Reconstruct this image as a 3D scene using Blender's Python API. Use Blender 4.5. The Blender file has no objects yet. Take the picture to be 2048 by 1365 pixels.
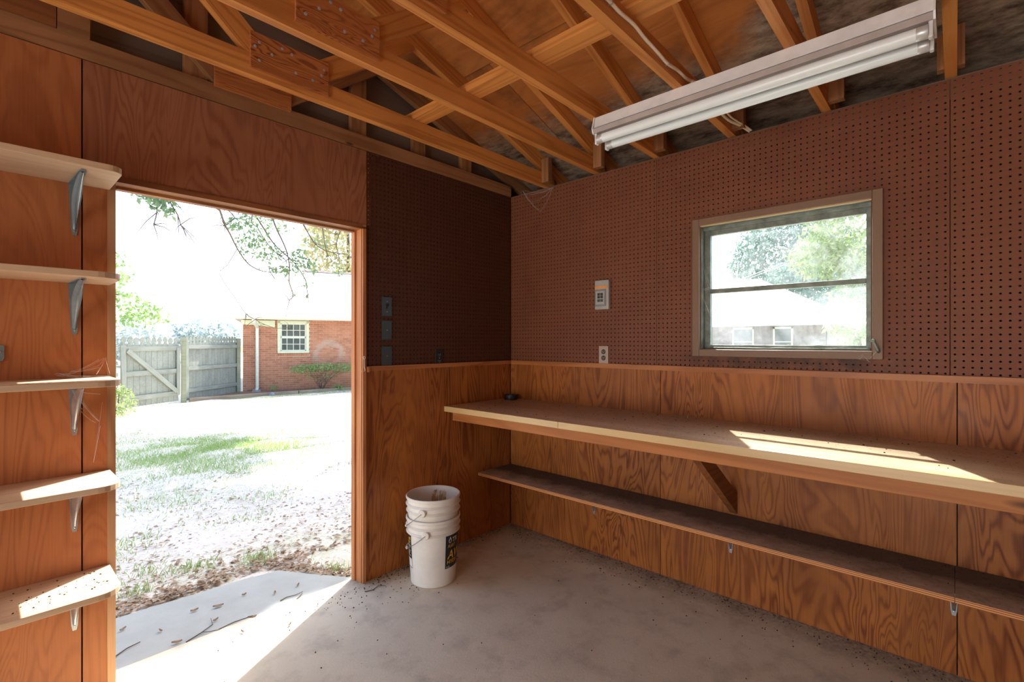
import bpy, bmesh, math, random
import numpy as np
from mathutils import Vector, Matrix
random.seed(7); RNG = np.random.default_rng(7)
C = bpy.context.scene.collection
SC = bpy.context.scene

# ------------------------------------------------------------------ camera
cam_d = bpy.data.cameras.new('camera'); cam = bpy.data.objects.new('camera', cam_d); C.objects.link(cam)
cam.location = (-2.69, -2.466, 1.36)
cam.rotation_euler = (math.pi/2, 0, -math.atan2(.738, .674))
cam_d.sensor_width = 36.0; cam_d.lens = 36*972/2048; cam_d.shift_y = 0.0007
cam_d.clip_start = 0.02; cam_d.clip_end = 400
SC.camera = cam
# ------------------------------------------------------------------ sky
SUN_AZ = (.866, .5); SUN_EL = math.radians(50)
w = bpy.data.worlds.new('World'); SC.world = w; w.use_nodes = True
nt = w.node_tree; nt.nodes.clear()
sky = nt.nodes.new('ShaderNodeTexSky'); sky.sky_type = 'NISHITA'; sky.sun_disc = False
sky.sun_elevation = SUN_EL; sky.sun_rotation = math.atan2(SUN_AZ[0], SUN_AZ[1])
sky.air_density = 1.0; sky.dust_density = 2.5; sky.ozone_density = 1.0
bg = nt.nodes.new('ShaderNodeBackground'); bg.inputs['Strength'].default_value = 0.68
wo = nt.nodes.new('ShaderNodeOutputWorld')
nt.links.new(sky.outputs[0], bg.inputs[0]); nt.links.new(bg.outputs[0], wo.inputs[0])
# ------------------------------------------------------------------ sun
sd = bpy.data.lights.new('sun', 'SUN'); sun = bpy.data.objects.new('sun', sd); C.objects.link(sun)
sd.energy = 15.0; sd.angle = math.radians(.8); sd.color = (1, .95, .87)
sdir = Vector((SUN_AZ[0]*math.cos(SUN_EL), SUN_AZ[1]*math.cos(SUN_EL), math.sin(SUN_EL)))
sun.rotation_euler = sdir.to_track_quat('Z', 'Y').to_euler()
sun.location = (10, 6, 15)
# added fill light from the unseen left side of the room, behind the camera
ad = bpy.data.lights.new('left_fill_light', 'AREA'); al = bpy.data.objects.new('left_fill_light', ad); C.objects.link(al)
ad.shape = 'RECTANGLE'; ad.size = 2.0; ad.size_y = 2.6; ad.energy = 25; ad.color = (1.0, .98, .95)
al.location = (-5.85, -1.9, 1.08); al.rotation_euler = (0, -math.pi/2+math.radians(16), 0)
# added low fill light, tilted up to brighten the undersides of the trusses
cd_ = bpy.data.lights.new('low_fill_light', 'AREA'); cl0 = bpy.data.objects.new('low_fill_light', cd_); C.objects.link(cl0)
cd_.shape = 'RECTANGLE'; cd_.size = 1.2; cd_.size_y = 2.6; cd_.energy = 62; cd_.color = (1.0, .95, .86)
cl0.location = (-5.8, -1.9, .35); cl0.rotation_euler = (0, -math.pi/2-math.radians(38), 0)
# added overhead fill light behind the camera, for the floor and bench top
bd = bpy.data.lights.new('overhead_fill_light', 'AREA'); bl0 = bpy.data.objects.new('overhead_fill_light', bd); C.objects.link(bl0)
bd.shape = 'RECTANGLE'; bd.size = 1.2; bd.size_y = .14; bd.energy = 14; bd.color = (1.0, .97, .92)
bl0.location = (-3.0, -4.1, 2.42); bl0.rotation_euler = (0, 0, math.radians(90))
# ------------------------------------------------------------------ exposure
SC.view_settings.view_transform = 'Standard'; SC.view_settings.look = 'None'
SC.view_settings.gamma = 1.0; SC.view_settings.use_curve_mapping = False
SC.view_settings.exposure = 0.0
SC.cycles.use_denoising = True
SC.cycles.max_bounces = 10; SC.cycles.diffuse_bounces = 6; SC.cycles.transparent_max_bounces = 16
SC.cycles.sample_clamp_indirect = 8.0

# ================================================================== materials
class NT:
    def __init__(s, name):
        s.m = bpy.data.materials.new(name); s.m.use_nodes = True
        s.t = s.m.node_tree; s.t.nodes.clear()
        s.out = s.t.nodes.new('ShaderNodeOutputMaterial')
        s.b = s.t.nodes.new('ShaderNodeBsdfPrincipled')
        s.t.links.new(s.b.outputs[0], s.out.inputs[0])
    def n(s, ty, **kw):
        nd = s.t.nodes.new(ty)
        for k, v in kw.items(): setattr(nd, k, v)
        return nd
    def set(s, sock, v):
        if isinstance(v, bpy.types.NodeSocket): s.t.links.new(v, sock)
        elif isinstance(v, (tuple, list)) and len(v) == 3 and sock.type == 'RGBA': sock.default_value = (*v, 1)
        else: sock.default_value = v
    def math(s, op, a, b=0.0, c=None, clamp=False):
        nd = s.n('ShaderNodeMath', operation=op, use_clamp=clamp)
        s.set(nd.inputs[0], a); s.set(nd.inputs[1], b)
        if c is not None: s.set(nd.inputs[2], c)
        return nd.outputs[0]
    def mix(s, f, a, b, blend='MIX'):
        nd = s.n('ShaderNodeMix', data_type='RGBA', blend_type=blend)
        s.set(nd.inputs['Factor'], f); s.set(nd.inputs[6], a); s.set(nd.inputs[7], b)
        return nd.outputs[2]
    def obj_coord(s, rnd=True):
        tc = s.n('ShaderNodeTexCoord').outputs['Object']
        if not rnd: return tc
        oi = s.n('ShaderNodeObjectInfo').outputs['Random']
        vm = s.n('ShaderNodeVectorMath', operation='MULTIPLY_ADD')
        vm.inputs[0].default_value = (37.0, 53.0, 71.0)
        cmb = s.n('ShaderNodeCombineXYZ')
        for i in range(3): s.set(cmb.inputs[i], oi)
        s.t.links.new(cmb.outputs[0], vm.inputs[1]); s.t.links.new(tc, vm.inputs[2])
        return vm.outputs[0]
    def scale(s, v, sc):
        mp = s.n('ShaderNodeMapping'); s.t.links.new(v, mp.inputs[0]); mp.inputs['Scale'].default_value = sc
        return mp.outputs[0]
    def noise(s, v, sc=1.0, det=3.0, rough=.5, dist=0.0):
        nd = s.n('ShaderNodeTexNoise'); 
        if v is not None: s.t.links.new(v, nd.inputs['Vector'])
        nd.inputs['Scale'].default_value = sc; nd.inputs['Detail'].default_value = det
        nd.inputs['Roughness'].default_value = rough; nd.inputs['Distortion'].default_value = dist
        return nd.outputs[0]
    def ramp(s, f, lo, hi, clamp=True):
        nd = s.n('ShaderNodeMapRange', clamp=clamp); s.set(nd.inputs[0], f)
        nd.inputs[1].default_value = lo; nd.inputs[2].default_value = hi
        return nd.outputs[0]
    def bump(s, h, strength=.2, dist=.002):
        nd = s.n('ShaderNodeBump'); s.set(nd.inputs['Height'], h)
        nd.inputs['Strength'].default_value = strength; nd.inputs['Distance'].default_value = dist
        s.t.links.new(nd.outputs[0], s.b.inputs['Normal'])
    def done(s, col, rough=.6, spec=.5, metal=0.0):
        s.set(s.b.inputs['Base Color'], col); s.set(s.b.inputs['Roughness'], rough)
        s.b.inputs['Specular IOR Level'].default_value = spec; s.b.inputs['Metallic'].default_value = metal
        return s.m

def wood(name, light, dark, knots=.0, rough=.6, rings=9.0, stain=.25, stretch=.06, contrast=1.0, spec=.3):
    """sawn lumber, grain along the local x axis"""
    t = NT(name); v = t.obj_coord()
    v1 = t.scale(v, (stretch*14, 14, 14))
    base = t.noise(v1, .55, 2, .5, .4)
    ring = t.math('SINE', t.math('MULTIPLY', base, rings*6.283))
    ring = t.ramp(ring, -1, 1)
    ring = t.math('POWER', ring, 2.0)
    fine = t.noise(t.scale(v, (6, 260, 260)), 1.0, 2)
    f = t.math('ADD', t.math('MULTIPLY', ring, .55*contrast), t.math('MULTIPLY', t.math('SUBTRACT', fine, .45), .6), clamp=True)
    col = t.mix(f, light, dark)
    big = t.noise(v, 1.4, 3, .6)
    col = t.mix(t.math('MULTIPLY', t.ramp(big, .42, .75), stain), col, (dark[0]*.45, dark[1]*.42, dark[2]*.4))
    if knots > 0:
        vo = t.n('ShaderNodeTexVoronoi'); t.t.links.new(t.scale(v, (2.6, 9, 9)), vo.inputs['Vector'])
        vo.inputs['Scale'].default_value = 1.0
        kn = t.ramp(vo.outputs['Distance'], .16*knots, .07*knots)
        col = t.mix(t.math('MULTIPLY', kn, .85), col, (dark[0]*.22, dark[1]*.2, dark[2]*.2))
    t.bump(f, .12, .001)
    return t.done(col, rough, spec)

def ply(name, light, dark, rough=.45, stain=.35, contrast=1.0, sc=1.0, spec=.25, edge_dirt=True):
    """rotary cut fir plywood: contour-like cathedral grain, face grain along local x"""
    t = NT(name); v = t.obj_coord()
    warp = t.noise(t.scale(v, (.75, 4.2, 4.2)), .9*sc, 3, .45, .8)
    c1 = t.math('SINE', t.math('MULTIPLY', warp, 6.283*27))
    c1 = t.math('POWER', t.ramp(c1, -1, 1), 2.2)
    mask = t.ramp(t.noise(t.scale(v, (.8, 2.5, 2.5)), 1.2, 2), .35, .7)
    fine = t.noise(t.scale(v, (5, 190, 190)), 1.0, 3)
    wob = t.noise(t.scale(v, (2.0, 22, 22)), 1.0, 3, .6)
    f = t.math('ADD', t.math('MULTIPLY', c1, t.math('MULTIPLY_ADD', mask, .6*contrast, .3*contrast)),
               t.math('MULTIPLY', t.math('SUBTRACT', fine, .42), .55), clamp=True)
    f = t.math('ADD', f, t.math('MULTIPLY', t.math('SUBTRACT', wob, .5), .7*contrast), clamp=True)
    col = t.mix(f, light, dark)
    big = t.noise(v, 2.1, 4, .6)
    col = t.mix(t.math('MULTIPLY', t.ramp(big, .45, .75), stain), col, (dark[0]*.4, dark[1]*.38, dark[2]*.38))
    big2 = t.noise(v, 4.3, 5, .65)
    col = t.mix(t.math('MULTIPLY', t.ramp(big2, .58, .72), stain*.7), col, (light[0]*.8, light[1]*.9, light[2]*1.1))
    t.bump(f, .1, .001)
    return t.done(col, t.math('MULTIPLY_ADD', big2, .3, rough-.15), spec)

def plain(name, col, rough=.5, spec=.5, metal=0.0, var=.12, sc=14.0, bump=.0):
    t = NT(name); v = t.obj_coord()
    nz = t.noise(v, sc, 4, .6)
    c = t.mix(t.math('MULTIPLY', t.ramp(nz, .35, .75), 1.0), tuple(x*(1+var) for x in col), tuple(x*(1-var*1.6) for x in col))
    if bump: t.bump(nz, bump, .002)
    return t.done(c, rough, spec, metal)

M = {}
M['ply'] = ply('fir_plywood', (.42, .142, .033), (.165, .038, .008), stain=.45)
M['ply_red'] = ply('fir_plywood_red', (.36, .145, .07), (.19, .06, .026), stain=.18, contrast=.8)
M['ply_shelf'] = ply('fir_plywood_orange', (.46, .165, .06), (.25, .072, .024), stain=.18, contrast=.6)
M['ply_gusset'] = ply('gusset_plywood', (.52, .19, .06), (.22, .055, .016), stain=.1, contrast=1.4, sc=2.2)
M['lumber'] = wood('truss_lumber', (.70, .29, .072), (.40, .13, .028), knots=.35, stain=.35)
M['lumber_dull'] = wood('plate_lumber', (.40, .19, .08), (.20, .08, .032), knots=.5, stain=.5)
M['lumber_apron'] = wood('apron_lumber', (.50, .19, .055), (.33, .11, .03), knots=1.0, stain=.15, rough=.5)
M['brace'] = wood('brace_lumber', (.30, .11, .035), (.16, .055, .018), stain=.4)
M['jamb'] = wood('jamb_lumber', (.52, .21, .075), (.30, .10, .035), stain=.3)
M['jamb_rough'] = wood('rough_sawn_edge', (.62, .36, .19), (.32, .15, .07), stain=.5, contrast=1.4)
M['shelf_board'] = wood('shelf_board', (.64, .46, .30), (.48, .31, .19), stain=.15, rough=.55, contrast=.7)
M['cap_rail'] = wood('cap_rail', (.50, .19, .06), (.30, .09, .025), stain=.25, rough=.4)
M['edge_strip'] = wood('laminate_edge', (.66, .46, .22), (.54, .34, .14), stain=.08, rough=.35, contrast=.5, spec=.5)
M['casing'] = wood('casing_brown_paint', (.24, .15, .10), (.19, .115, .075), stain=.2, rough=.45, contrast=.4)

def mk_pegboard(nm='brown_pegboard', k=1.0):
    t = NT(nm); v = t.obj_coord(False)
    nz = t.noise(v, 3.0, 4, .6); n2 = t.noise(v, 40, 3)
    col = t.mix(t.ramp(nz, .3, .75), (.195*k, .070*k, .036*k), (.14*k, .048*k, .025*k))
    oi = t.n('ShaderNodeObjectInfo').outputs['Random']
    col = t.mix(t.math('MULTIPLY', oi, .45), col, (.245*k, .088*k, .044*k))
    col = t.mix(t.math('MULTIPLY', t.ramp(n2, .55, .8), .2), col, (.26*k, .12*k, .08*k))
    # dark damp stain below the window (world position)
    g = t.n('ShaderNodeNewGeometry').outputs['Position']; sp = t.n('ShaderNodeSeparateXYZ'); t.t.links.new(g, sp.inputs[0])
    zz = t.math('SUBTRACT', 1.0, t.ramp(t.math('ABSOLUTE', t.math('SUBTRACT', sp.outputs[2], 1.262)), .02, .055))
    yy = t.math('SUBTRACT', 1.0, t.ramp(t.math('ABSOLUTE', t.math('ADD', sp.outputs[1], 1.83)), .36, .54))
    st = t.math('MULTIPLY', t.math('MULTIPLY', zz, yy), t.ramp(t.noise(v, 12, 4, .65), .35, .6))
    xr = t.ramp(sp.outputs[0], -.02, -.005)
    col = t.mix(t.math('MULTIPLY', t.math('MULTIPLY', st, xr), .75), col, (.035, .022, .018))
    return t.done(col, t.math('MULTIPLY_ADD', n2, .2, .42), .22)
M['pegboard'] = mk_pegboard(); M['pegboard_shaded'] = mk_pegboard('shaded_brown_pegboard', .42)  # door wall copy, colour scaled down to stand for its shade

def mk_deck():
    t = NT('roof_deck_plywood'); v = t.obj_coord()
    warp = t.noise(t.scale(v, (3.2, 1.0, 3)), .9, 2, .45, .7)
    c1 = t.ramp(t.math('SINE', t.math('MULTIPLY', warp, 60)), -1, 1)
    fine = t.noise(t.scale(v, (120, 4, 120)), 1.0, 3)
    f = t.math('ADD', t.math('MULTIPLY', c1, .35), t.math('MULTIPLY', t.math('SUBTRACT', fine, .4), .5), clamp=True)
    col = t.mix(f, (.54, .20, .05), (.28, .088, .022))
    st = t.noise(v, 1.9, 5, .62)
    col = t.mix(t.math('MULTIPLY', t.ramp(st, .47, .66), .8), col, (.09, .04, .018))
    st2 = t.noise(t.scale(v, (9, 2.2, 9)), 1.0, 4, .6)
    col = t.mix(t.math('MULTIPLY', t.ramp(st2, .5, .7), .45), col, (.64, .26, .085))
    # weathered grey mildew on the boards next to the eave of the window wall
    g = t.n('ShaderNodeNewGeometry').outputs['Position']; sp = t.n('ShaderNodeSeparateXYZ'); t.t.links.new(g, sp.inputs[0])
    nn = t.math('MULTIPLY_ADD', t.noise(v, 3.0, 4), .5, sp.outputs[0])
    gy = t.math('MULTIPLY_ADD', t.ramp(sp.outputs[1], -1.7, -2.2), .62, nn)
    mil = t.ramp(gy, -.16, .06)
    gcol = t.mix(t.ramp(t.noise(t.scale(v, (14, 5, 14)), 1.0, 5, .75), .36, .64), (.05, .042, .034), (.40, .32, .24))
    col = t.mix(t.math('MULTIPLY', mil, .9), col, gcol)
    return t.done(col, .75, .2)
M['deck'] = mk_deck()
M['grey_board'] = wood('grey_sheathing', (.20, .155, .12), (.12, .09, .07), stain=.4, rings=4)

def mk_floor():
    t = NT('concrete_floor'); v = t.obj_coord(False)
    a = t.noise(v, 1.3, 5, .6); b = t.noise(v, 7, 5, .65); c = t.noise(t.scale(v, (60, 240, 60)), 1, 3); d = t.noise(v, 130, 3, .7)
    col = t.mix(t.ramp(a, .35, .7), (.73, .655, .49), (.56, .49, .36))
    col = t.mix(t.math('MULTIPLY', t.ramp(b, .5, .72), .4), col, (.24, .195, .155))
    col = t.mix(t.math('MULTIPLY', t.ramp(d, .62, .75), .35), col, (.2, .17, .14))
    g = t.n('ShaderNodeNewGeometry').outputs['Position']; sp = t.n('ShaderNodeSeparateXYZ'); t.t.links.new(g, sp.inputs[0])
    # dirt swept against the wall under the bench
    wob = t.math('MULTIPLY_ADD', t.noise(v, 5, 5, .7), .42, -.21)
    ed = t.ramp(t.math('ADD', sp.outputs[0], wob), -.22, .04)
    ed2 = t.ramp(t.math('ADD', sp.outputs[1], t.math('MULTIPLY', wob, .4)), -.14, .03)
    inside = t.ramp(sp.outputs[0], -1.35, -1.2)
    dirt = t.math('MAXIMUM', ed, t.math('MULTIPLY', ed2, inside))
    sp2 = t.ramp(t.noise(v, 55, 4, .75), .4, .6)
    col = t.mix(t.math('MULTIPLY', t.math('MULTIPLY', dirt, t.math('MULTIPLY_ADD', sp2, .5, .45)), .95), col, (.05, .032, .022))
    h = t.math('ADD', t.math('MULTIPLY', c, .5), t.math('MULTIPLY', d, .5))
    t.bump(h, .35, .004)
    return t.done(col, .75, .35)
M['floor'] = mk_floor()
def mk_pad():
    t = NT('concrete_pad'); v = t.obj_coord(False)
    a = t.noise(v, 2.3, 5, .6); d = t.noise(v, 110, 3, .7)
    col = t.mix(t.ramp(a, .3, .72), (.37, .39, .36), (.275, .29, .27))
    col = t.mix(t.math('MULTIPLY', t.ramp(d, .6, .75), .3), col, (.22, .22, .2))
    t.bump(d, .3, .004)
    return t.done(col, .8, .3)
M['pad'] = mk_pad()
def mk_ground():
    t = NT('sandy_lawn'); v = t.obj_coord(False)
    a = t.noise(v, .9, 5, .6); b = t.noise(v, 9, 4, .7); c = t.noise(v, 45, 3, .75)
    col = t.mix(t.ramp(b, .3, .7), (.70, .65, .57), (.52, .48, .41))
    col = t.mix(t.math('MULTIPLY', t.ramp(c, .56, .68), .75), col, (.20, .14, .09))
    gm = t.math('MULTIPLY', t.ramp(a, .5, .68), t.ramp(b, .35, .6))
    col = t.mix(t.math('MULTIPLY', gm, .55), col, (.32, .40, .16))
    t.bump(c, .5, .01)
    return t.done(col, .9, .1)
M['ground'] = mk_ground()

def leafmat(name, col, col2, trans=.45):
    t = NT(name); 
    geo = t.n('ShaderNodeNewGeometry').outputs['Random Per Island']
    c = t.mix(geo, col, col2)
    df = t.n('ShaderNodeBsdfDiffuse'); tr = t.n('ShaderNodeBsdfTranslucent'); mx = t.n('ShaderNodeMixShader')
    t.set(df.inputs[0], c); t.set(tr.inputs[0], c); mx.inputs[0].default_value = trans
    t.t.links.new(df.outputs[0], mx.inputs[1]); t.t.links.new(tr.outputs[0], mx.inputs[2])
    t.t.links.new(mx.outputs[0], t.out.inputs[0]); t.t.nodes.remove(t.b)
    return t.m
M['leaf'] = leafmat('green_leaves', (.20, .34, .13), (.34, .46, .19), .32)
M['leaf_pale'] = leafmat('pale_leaves', (.24, .34, .13), (.40, .46, .23), .35)
M['leaf_blue'] = leafmat('blue_green_leaves', (.14, .24, .19), (.25, .34, .29), .35)
M['leaf_haze'] = leafmat('hazy_leaves', (.46, .54, .53), (.60, .66, .64), .35)  # distance haze mixed into the leaf colour
M['leaf_rust'] = leafmat('rusty_leaves', (.50, .40, .24), (.42, .48, .24))
M['leaf_hang'] = leafmat('hanging_leaves', (.17, .27, .15), (.33, .42, .22), .45)
M['grass'] = leafmat('grass_blades', (.24, .40, .12), (.42, .52, .20))
M['dry_leaf'] = leafmat('dry_leaves', (.26, .16, .10), (.50, .40, .29), .15)
M['bark'] = wood('bark', (.16, .13, .10), (.08, .06, .05), stain=.5)
M['twig'] = plain('twig_bark', (.14, .10, .075), .8, .2)
M['fence'] = wood('weathered_fence', (.31, .325, .285), (.19, .205, .175), stain=.35, rough=.85, contrast=.8, spec=.1)
M['fence_post'] = wood('mossy_post', (.30, .31, .22), (.20, .21, .14), stain=.3, rough=.85, spec=.1)
def mk_brick(name, mortar=False):
    t = NT(name)
    g = t.n('ShaderNodeNewGeometry'); sp = t.n('ShaderNodeSeparateXYZ'); t.t.links.new(g.outputs['Position'], sp.inputs[0])
    if mortar: col = (.62, .52, .43)
    else:
        r = t.math('FRACT', t.math('ADD', g.outputs['Random Per Island'], t.n('ShaderNodeObjectInfo').outputs['Random']))
        col = t.mix(r, (.50, .215, .125), (.36, .135, .075))
    # pale lime bloom in an arch where a climber was pulled off
    dx = t.math('MULTIPLY', t.math('SUBTRACT', sp.outputs[0], 5.63), 1.075); dz = t.math('SUBTRACT', sp.outputs[2], .85)
    rr = t.math('SQRT', t.math('ADD', t.math('MULTIPLY', dx, dx), t.math('MULTIPLY', dz, dz)))
    rr = t.math('MULTIPLY_ADD', t.noise(g.outputs['Position'], 4, 4, .7), .7, rr)
    ring = t.math('SUBTRACT', 1.0, t.ramp(t.math('ABSOLUTE', t.math('SUBTRACT', rr, .80)), .03, .14))
    col = t.mix(t.math('MULTIPLY', t.math('MULTIPLY', ring, t.ramp(dz, -.25, .0)), .38), col, (.55, .5, .42))
    return t.done(col, .85, .2)
M['brick'] = mk_brick('red_brick'); M['mortar'] = mk_brick('mortar', True)
M['grey_brick'] = plain('grey_brown_brick', (.23, .19, .165), .9, .1, var=.2, sc=6)
M['shingle'] = plain('pale_shingles', (.62, .60, .57), .9, .1, var=.15, sc=9)
M['white_paint'] = plain('white_paint', (.66, .68, .60), .5, .4, var=.06)
M['cream_paint'] = plain('cream_window_paint', (.62, .66, .48), .5, .4, var=.05)
M['dark_glass'] = plain('dark_window_glass', (.10, .12, .11), .12, .5, var=.3, sc=3)
M['soil'] = plain('mulch', (.24, .16, .11), .95, .1, var=.5, sc=30, bump=.6)
M['timber'] = wood('bed_timber', (.34, .27, .19), (.22, .16, .11), stain=.4, rough=.9)
M['white_metal'] = plain('white_enamel', (.80, .80, .81), .4, .5, var=.06)
M['grey_metal'] = plain('grey_enamel', (.40, .34, .32), .4, .5, var=.08)
M['tube'] = plain('white_tube_glass', (.87, .96, .99), .25, .5, var=.015, sc=3)
M['steel'] = plain('galvanised_steel', (.50, .56, .60), .34, .5, 0.85, var=.15, sc=20)
M['cap_metal'] = plain('tube_cap_metal', (.62, .64, .65), .35, .5, .4, var=.05)
M['steel_blue'] = plain('painted_steel', (.22, .30, .34), .25, .6, .3, var=.12, sc=20)
M['wire'] = plain('bail_wire', (.22, .22, .22), .35, .5, .6)
M['alu'] = plain('aged_aluminium', (.20, .23, .20), .5, .5, .3, var=.3, sc=18)
M['dark_plate'] = plain('dark_plate', (.035, .046, .05), .35, .5, var=.1)
M['black'] = plain('black_plastic', (.014, .014, .016), .45, .5)
M['black_socket'] = plain('black_socket', (.03, .022, .018), .4, .5)
M['beige_plate'] = plain('beige_plate', (.46, .33, .25), .35, .5, var=.05)
M['grey_box'] = plain('grey_box', (.40, .39, .37), .4, .5, var=.07)
M['blue_grey'] = plain('blue_grey_cover', (.22, .24, .26), .35, .5, var=.08)
M['reflection_strip'] = plain('reflection_strip', (.75, .30, .08), .4, .5, var=.1)
M['cable'] = plain('cream_cable', (.82, .70, .52), .5, .4, var=.1)
M['pail'] = plain('white_pail_plastic', (.73, .69, .62), .42, .5, var=.06, sc=9)
M['pail_dirty'] = plain('pail_dry_residue', (.42, .30, .17), .8, .2, var=.4, sc=40)
M['label_black'] = plain('label_black', (.018, .02, .022), .4, .4)
M['label_white'] = plain('label_white', (.72, .70, .66), .5, .4)
M['label_yellow'] = plain('label_yellow', (.80, .43, .03), .45, .4)
M['web'] = plain('cobweb_silk', (.75, .74, .72), .7, .2)
M['nail'] = plain('nail_heads', (.42, .48, .54), .4, .5, .3)
M['crumb'] = plain('dirt_crumbs', (.06, .042, .03), .9, .1)

def mk_counter():
    t = NT('butcher_block_laminate'); v = t.obj_coord(False)   # strips along y
    sp = t.n('ShaderNodeSeparateXYZ'); t.t.links.new(v, sp.inputs[0])
    row = t.math('FLOOR', t.math('MULTIPLY', sp.outputs[0], 1/.042))
    wn = t.n('ShaderNodeTexWhiteNoise', noise_dimensions='2D')
    cb = t.n('ShaderNodeCombineXYZ'); t.set(cb.inputs[0], row)
    seg = t.math('FLOOR', t.math('ADD', t.math('MULTIPLY', sp.outputs[1], 1.4), t.math('MULTIPLY', row, .37)))
    t.set(cb.inputs[1], seg); t.t.links.new(cb.outputs[0], wn.inputs['Vector'])
    col = t.mix(wn.outputs['Value'], (.78, .60, .41), (.64, .47, .30))
    gr = t.noise(t.scale(v, (160, 5, 160)), 1, 3)
    col = t.mix(t.math('MULTIPLY', t.ramp(gr, .4, .7), .35), col, (.40, .27, .16))
    dust = t.noise(v, 5, 5, .7); d2 = t.noise(v, 60, 3, .7)
    col = t.mix(t.math('MULTIPLY', t.ramp(dust, .4, .7), .35), col, (.52, .42, .33))
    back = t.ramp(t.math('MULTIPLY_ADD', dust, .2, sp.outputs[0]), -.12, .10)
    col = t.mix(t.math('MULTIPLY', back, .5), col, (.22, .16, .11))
    return t.done(col, t.math('MULTIPLY_ADD', d2, .2, .2), .5)
M['counter'] = mk_counter()
def mk_dusty():
    t = NT('dusty_plywood_shelf'); v = t.obj_coord(False)
    sp = t.n('ShaderNodeSeparateXYZ'); t.t.links.new(v, sp.inputs[0])
    a = t.noise(v, 6, 5, .65); b = t.noise(v, 70, 3, .7)
    col = t.mix(t.ramp(a, .3, .7), (.64, .48, .35), (.46, .33, .23))
    col = t.mix(t.math('MULTIPLY', t.ramp(b, .55, .7), .45), col, (.16, .10, .065))
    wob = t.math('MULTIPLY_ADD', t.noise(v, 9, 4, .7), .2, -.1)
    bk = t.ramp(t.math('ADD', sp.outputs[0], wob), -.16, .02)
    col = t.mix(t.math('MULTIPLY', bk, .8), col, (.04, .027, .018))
    return t.done(col, .85, .2)
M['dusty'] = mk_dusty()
def mk_plyedge():
    t = NT('plywood_edge'); v = t.obj_coord(False)
    sp = t.n('ShaderNodeSeparateXYZ'); t.t.links.new(v, sp.inputs[0])
    s = t.ramp(t.math('SINE', t.math('MULTIPLY', sp.outputs[2], 6.283/.0072)), -.3, .3)
    n = t.noise(t.scale(v, (20, 5, 300)), 1, 3)
    col = t.mix(s, (.80, .37, .13), (.26, .085, .025))
    col = t.mix(t.math('MULTIPLY', t.ramp(n, .4, .7), .4), col, (.7, .32, .12))
    return t.done(col, .6, .3)
M['plyedge'] = mk_plyedge()
def mk_glass():
    t = NT('dusty_window_glass'); v = t.obj_coord(False)
    tr = t.n('ShaderNodeBsdfTransparent'); tl = t.n('ShaderNodeBsdfTranslucent'); gl = t.n('ShaderNodeBsdfGlossy')
    df = t.n('ShaderNodeBsdfDiffuse'); t.set(df.inputs[0], (.7, .72, .74))
    t.set(tr.inputs[0], (.93, .97, .96)); t.set(tl.inputs[0], (.78, .84, .9)); gl.inputs['Roughness'].default_value = .05
    n1 = t.noise(v, 4.5, 5, .65, .4); n2 = t.noise(t.scale(v, (30, 60, 20)), 1, 3)
    f = t.math('MULTIPLY', t.ramp(n1, .42, .8), .20)
    f = t.math('ADD', f, t.math('MULTIPLY', t.ramp(n2, .6, .8), .05))
    f = t.math('ADD', f, .02, clamp=True)
    md = t.n('ShaderNodeMixShader'); md.inputs[0].default_value = .3
    t.t.links.new(tl.outputs[0], md.inputs[1]); t.t.links.new(df.outputs[0], md.inputs[2])
    m1 = t.n('ShaderNodeMixShader'); t.set(m1.inputs[0], f)
    t.t.links.new(tr.outputs[0], m1.inputs[1]); t.t.links.new(md.outputs[0], m1.inputs[2])
    m2 = t.n('ShaderNodeMixShader'); m2.inputs[0].default_value = .04
    t.t.links.new(m1.outputs[0], m2.inputs[1]); t.t.links.new(gl.outputs[0], m2.inputs[2])
    t.t.links.new(m2.outputs[0], t.out.inputs[0]); t.t.nodes.remove(t.b)
    return t.m
M['glass'] = mk_glass()

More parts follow.
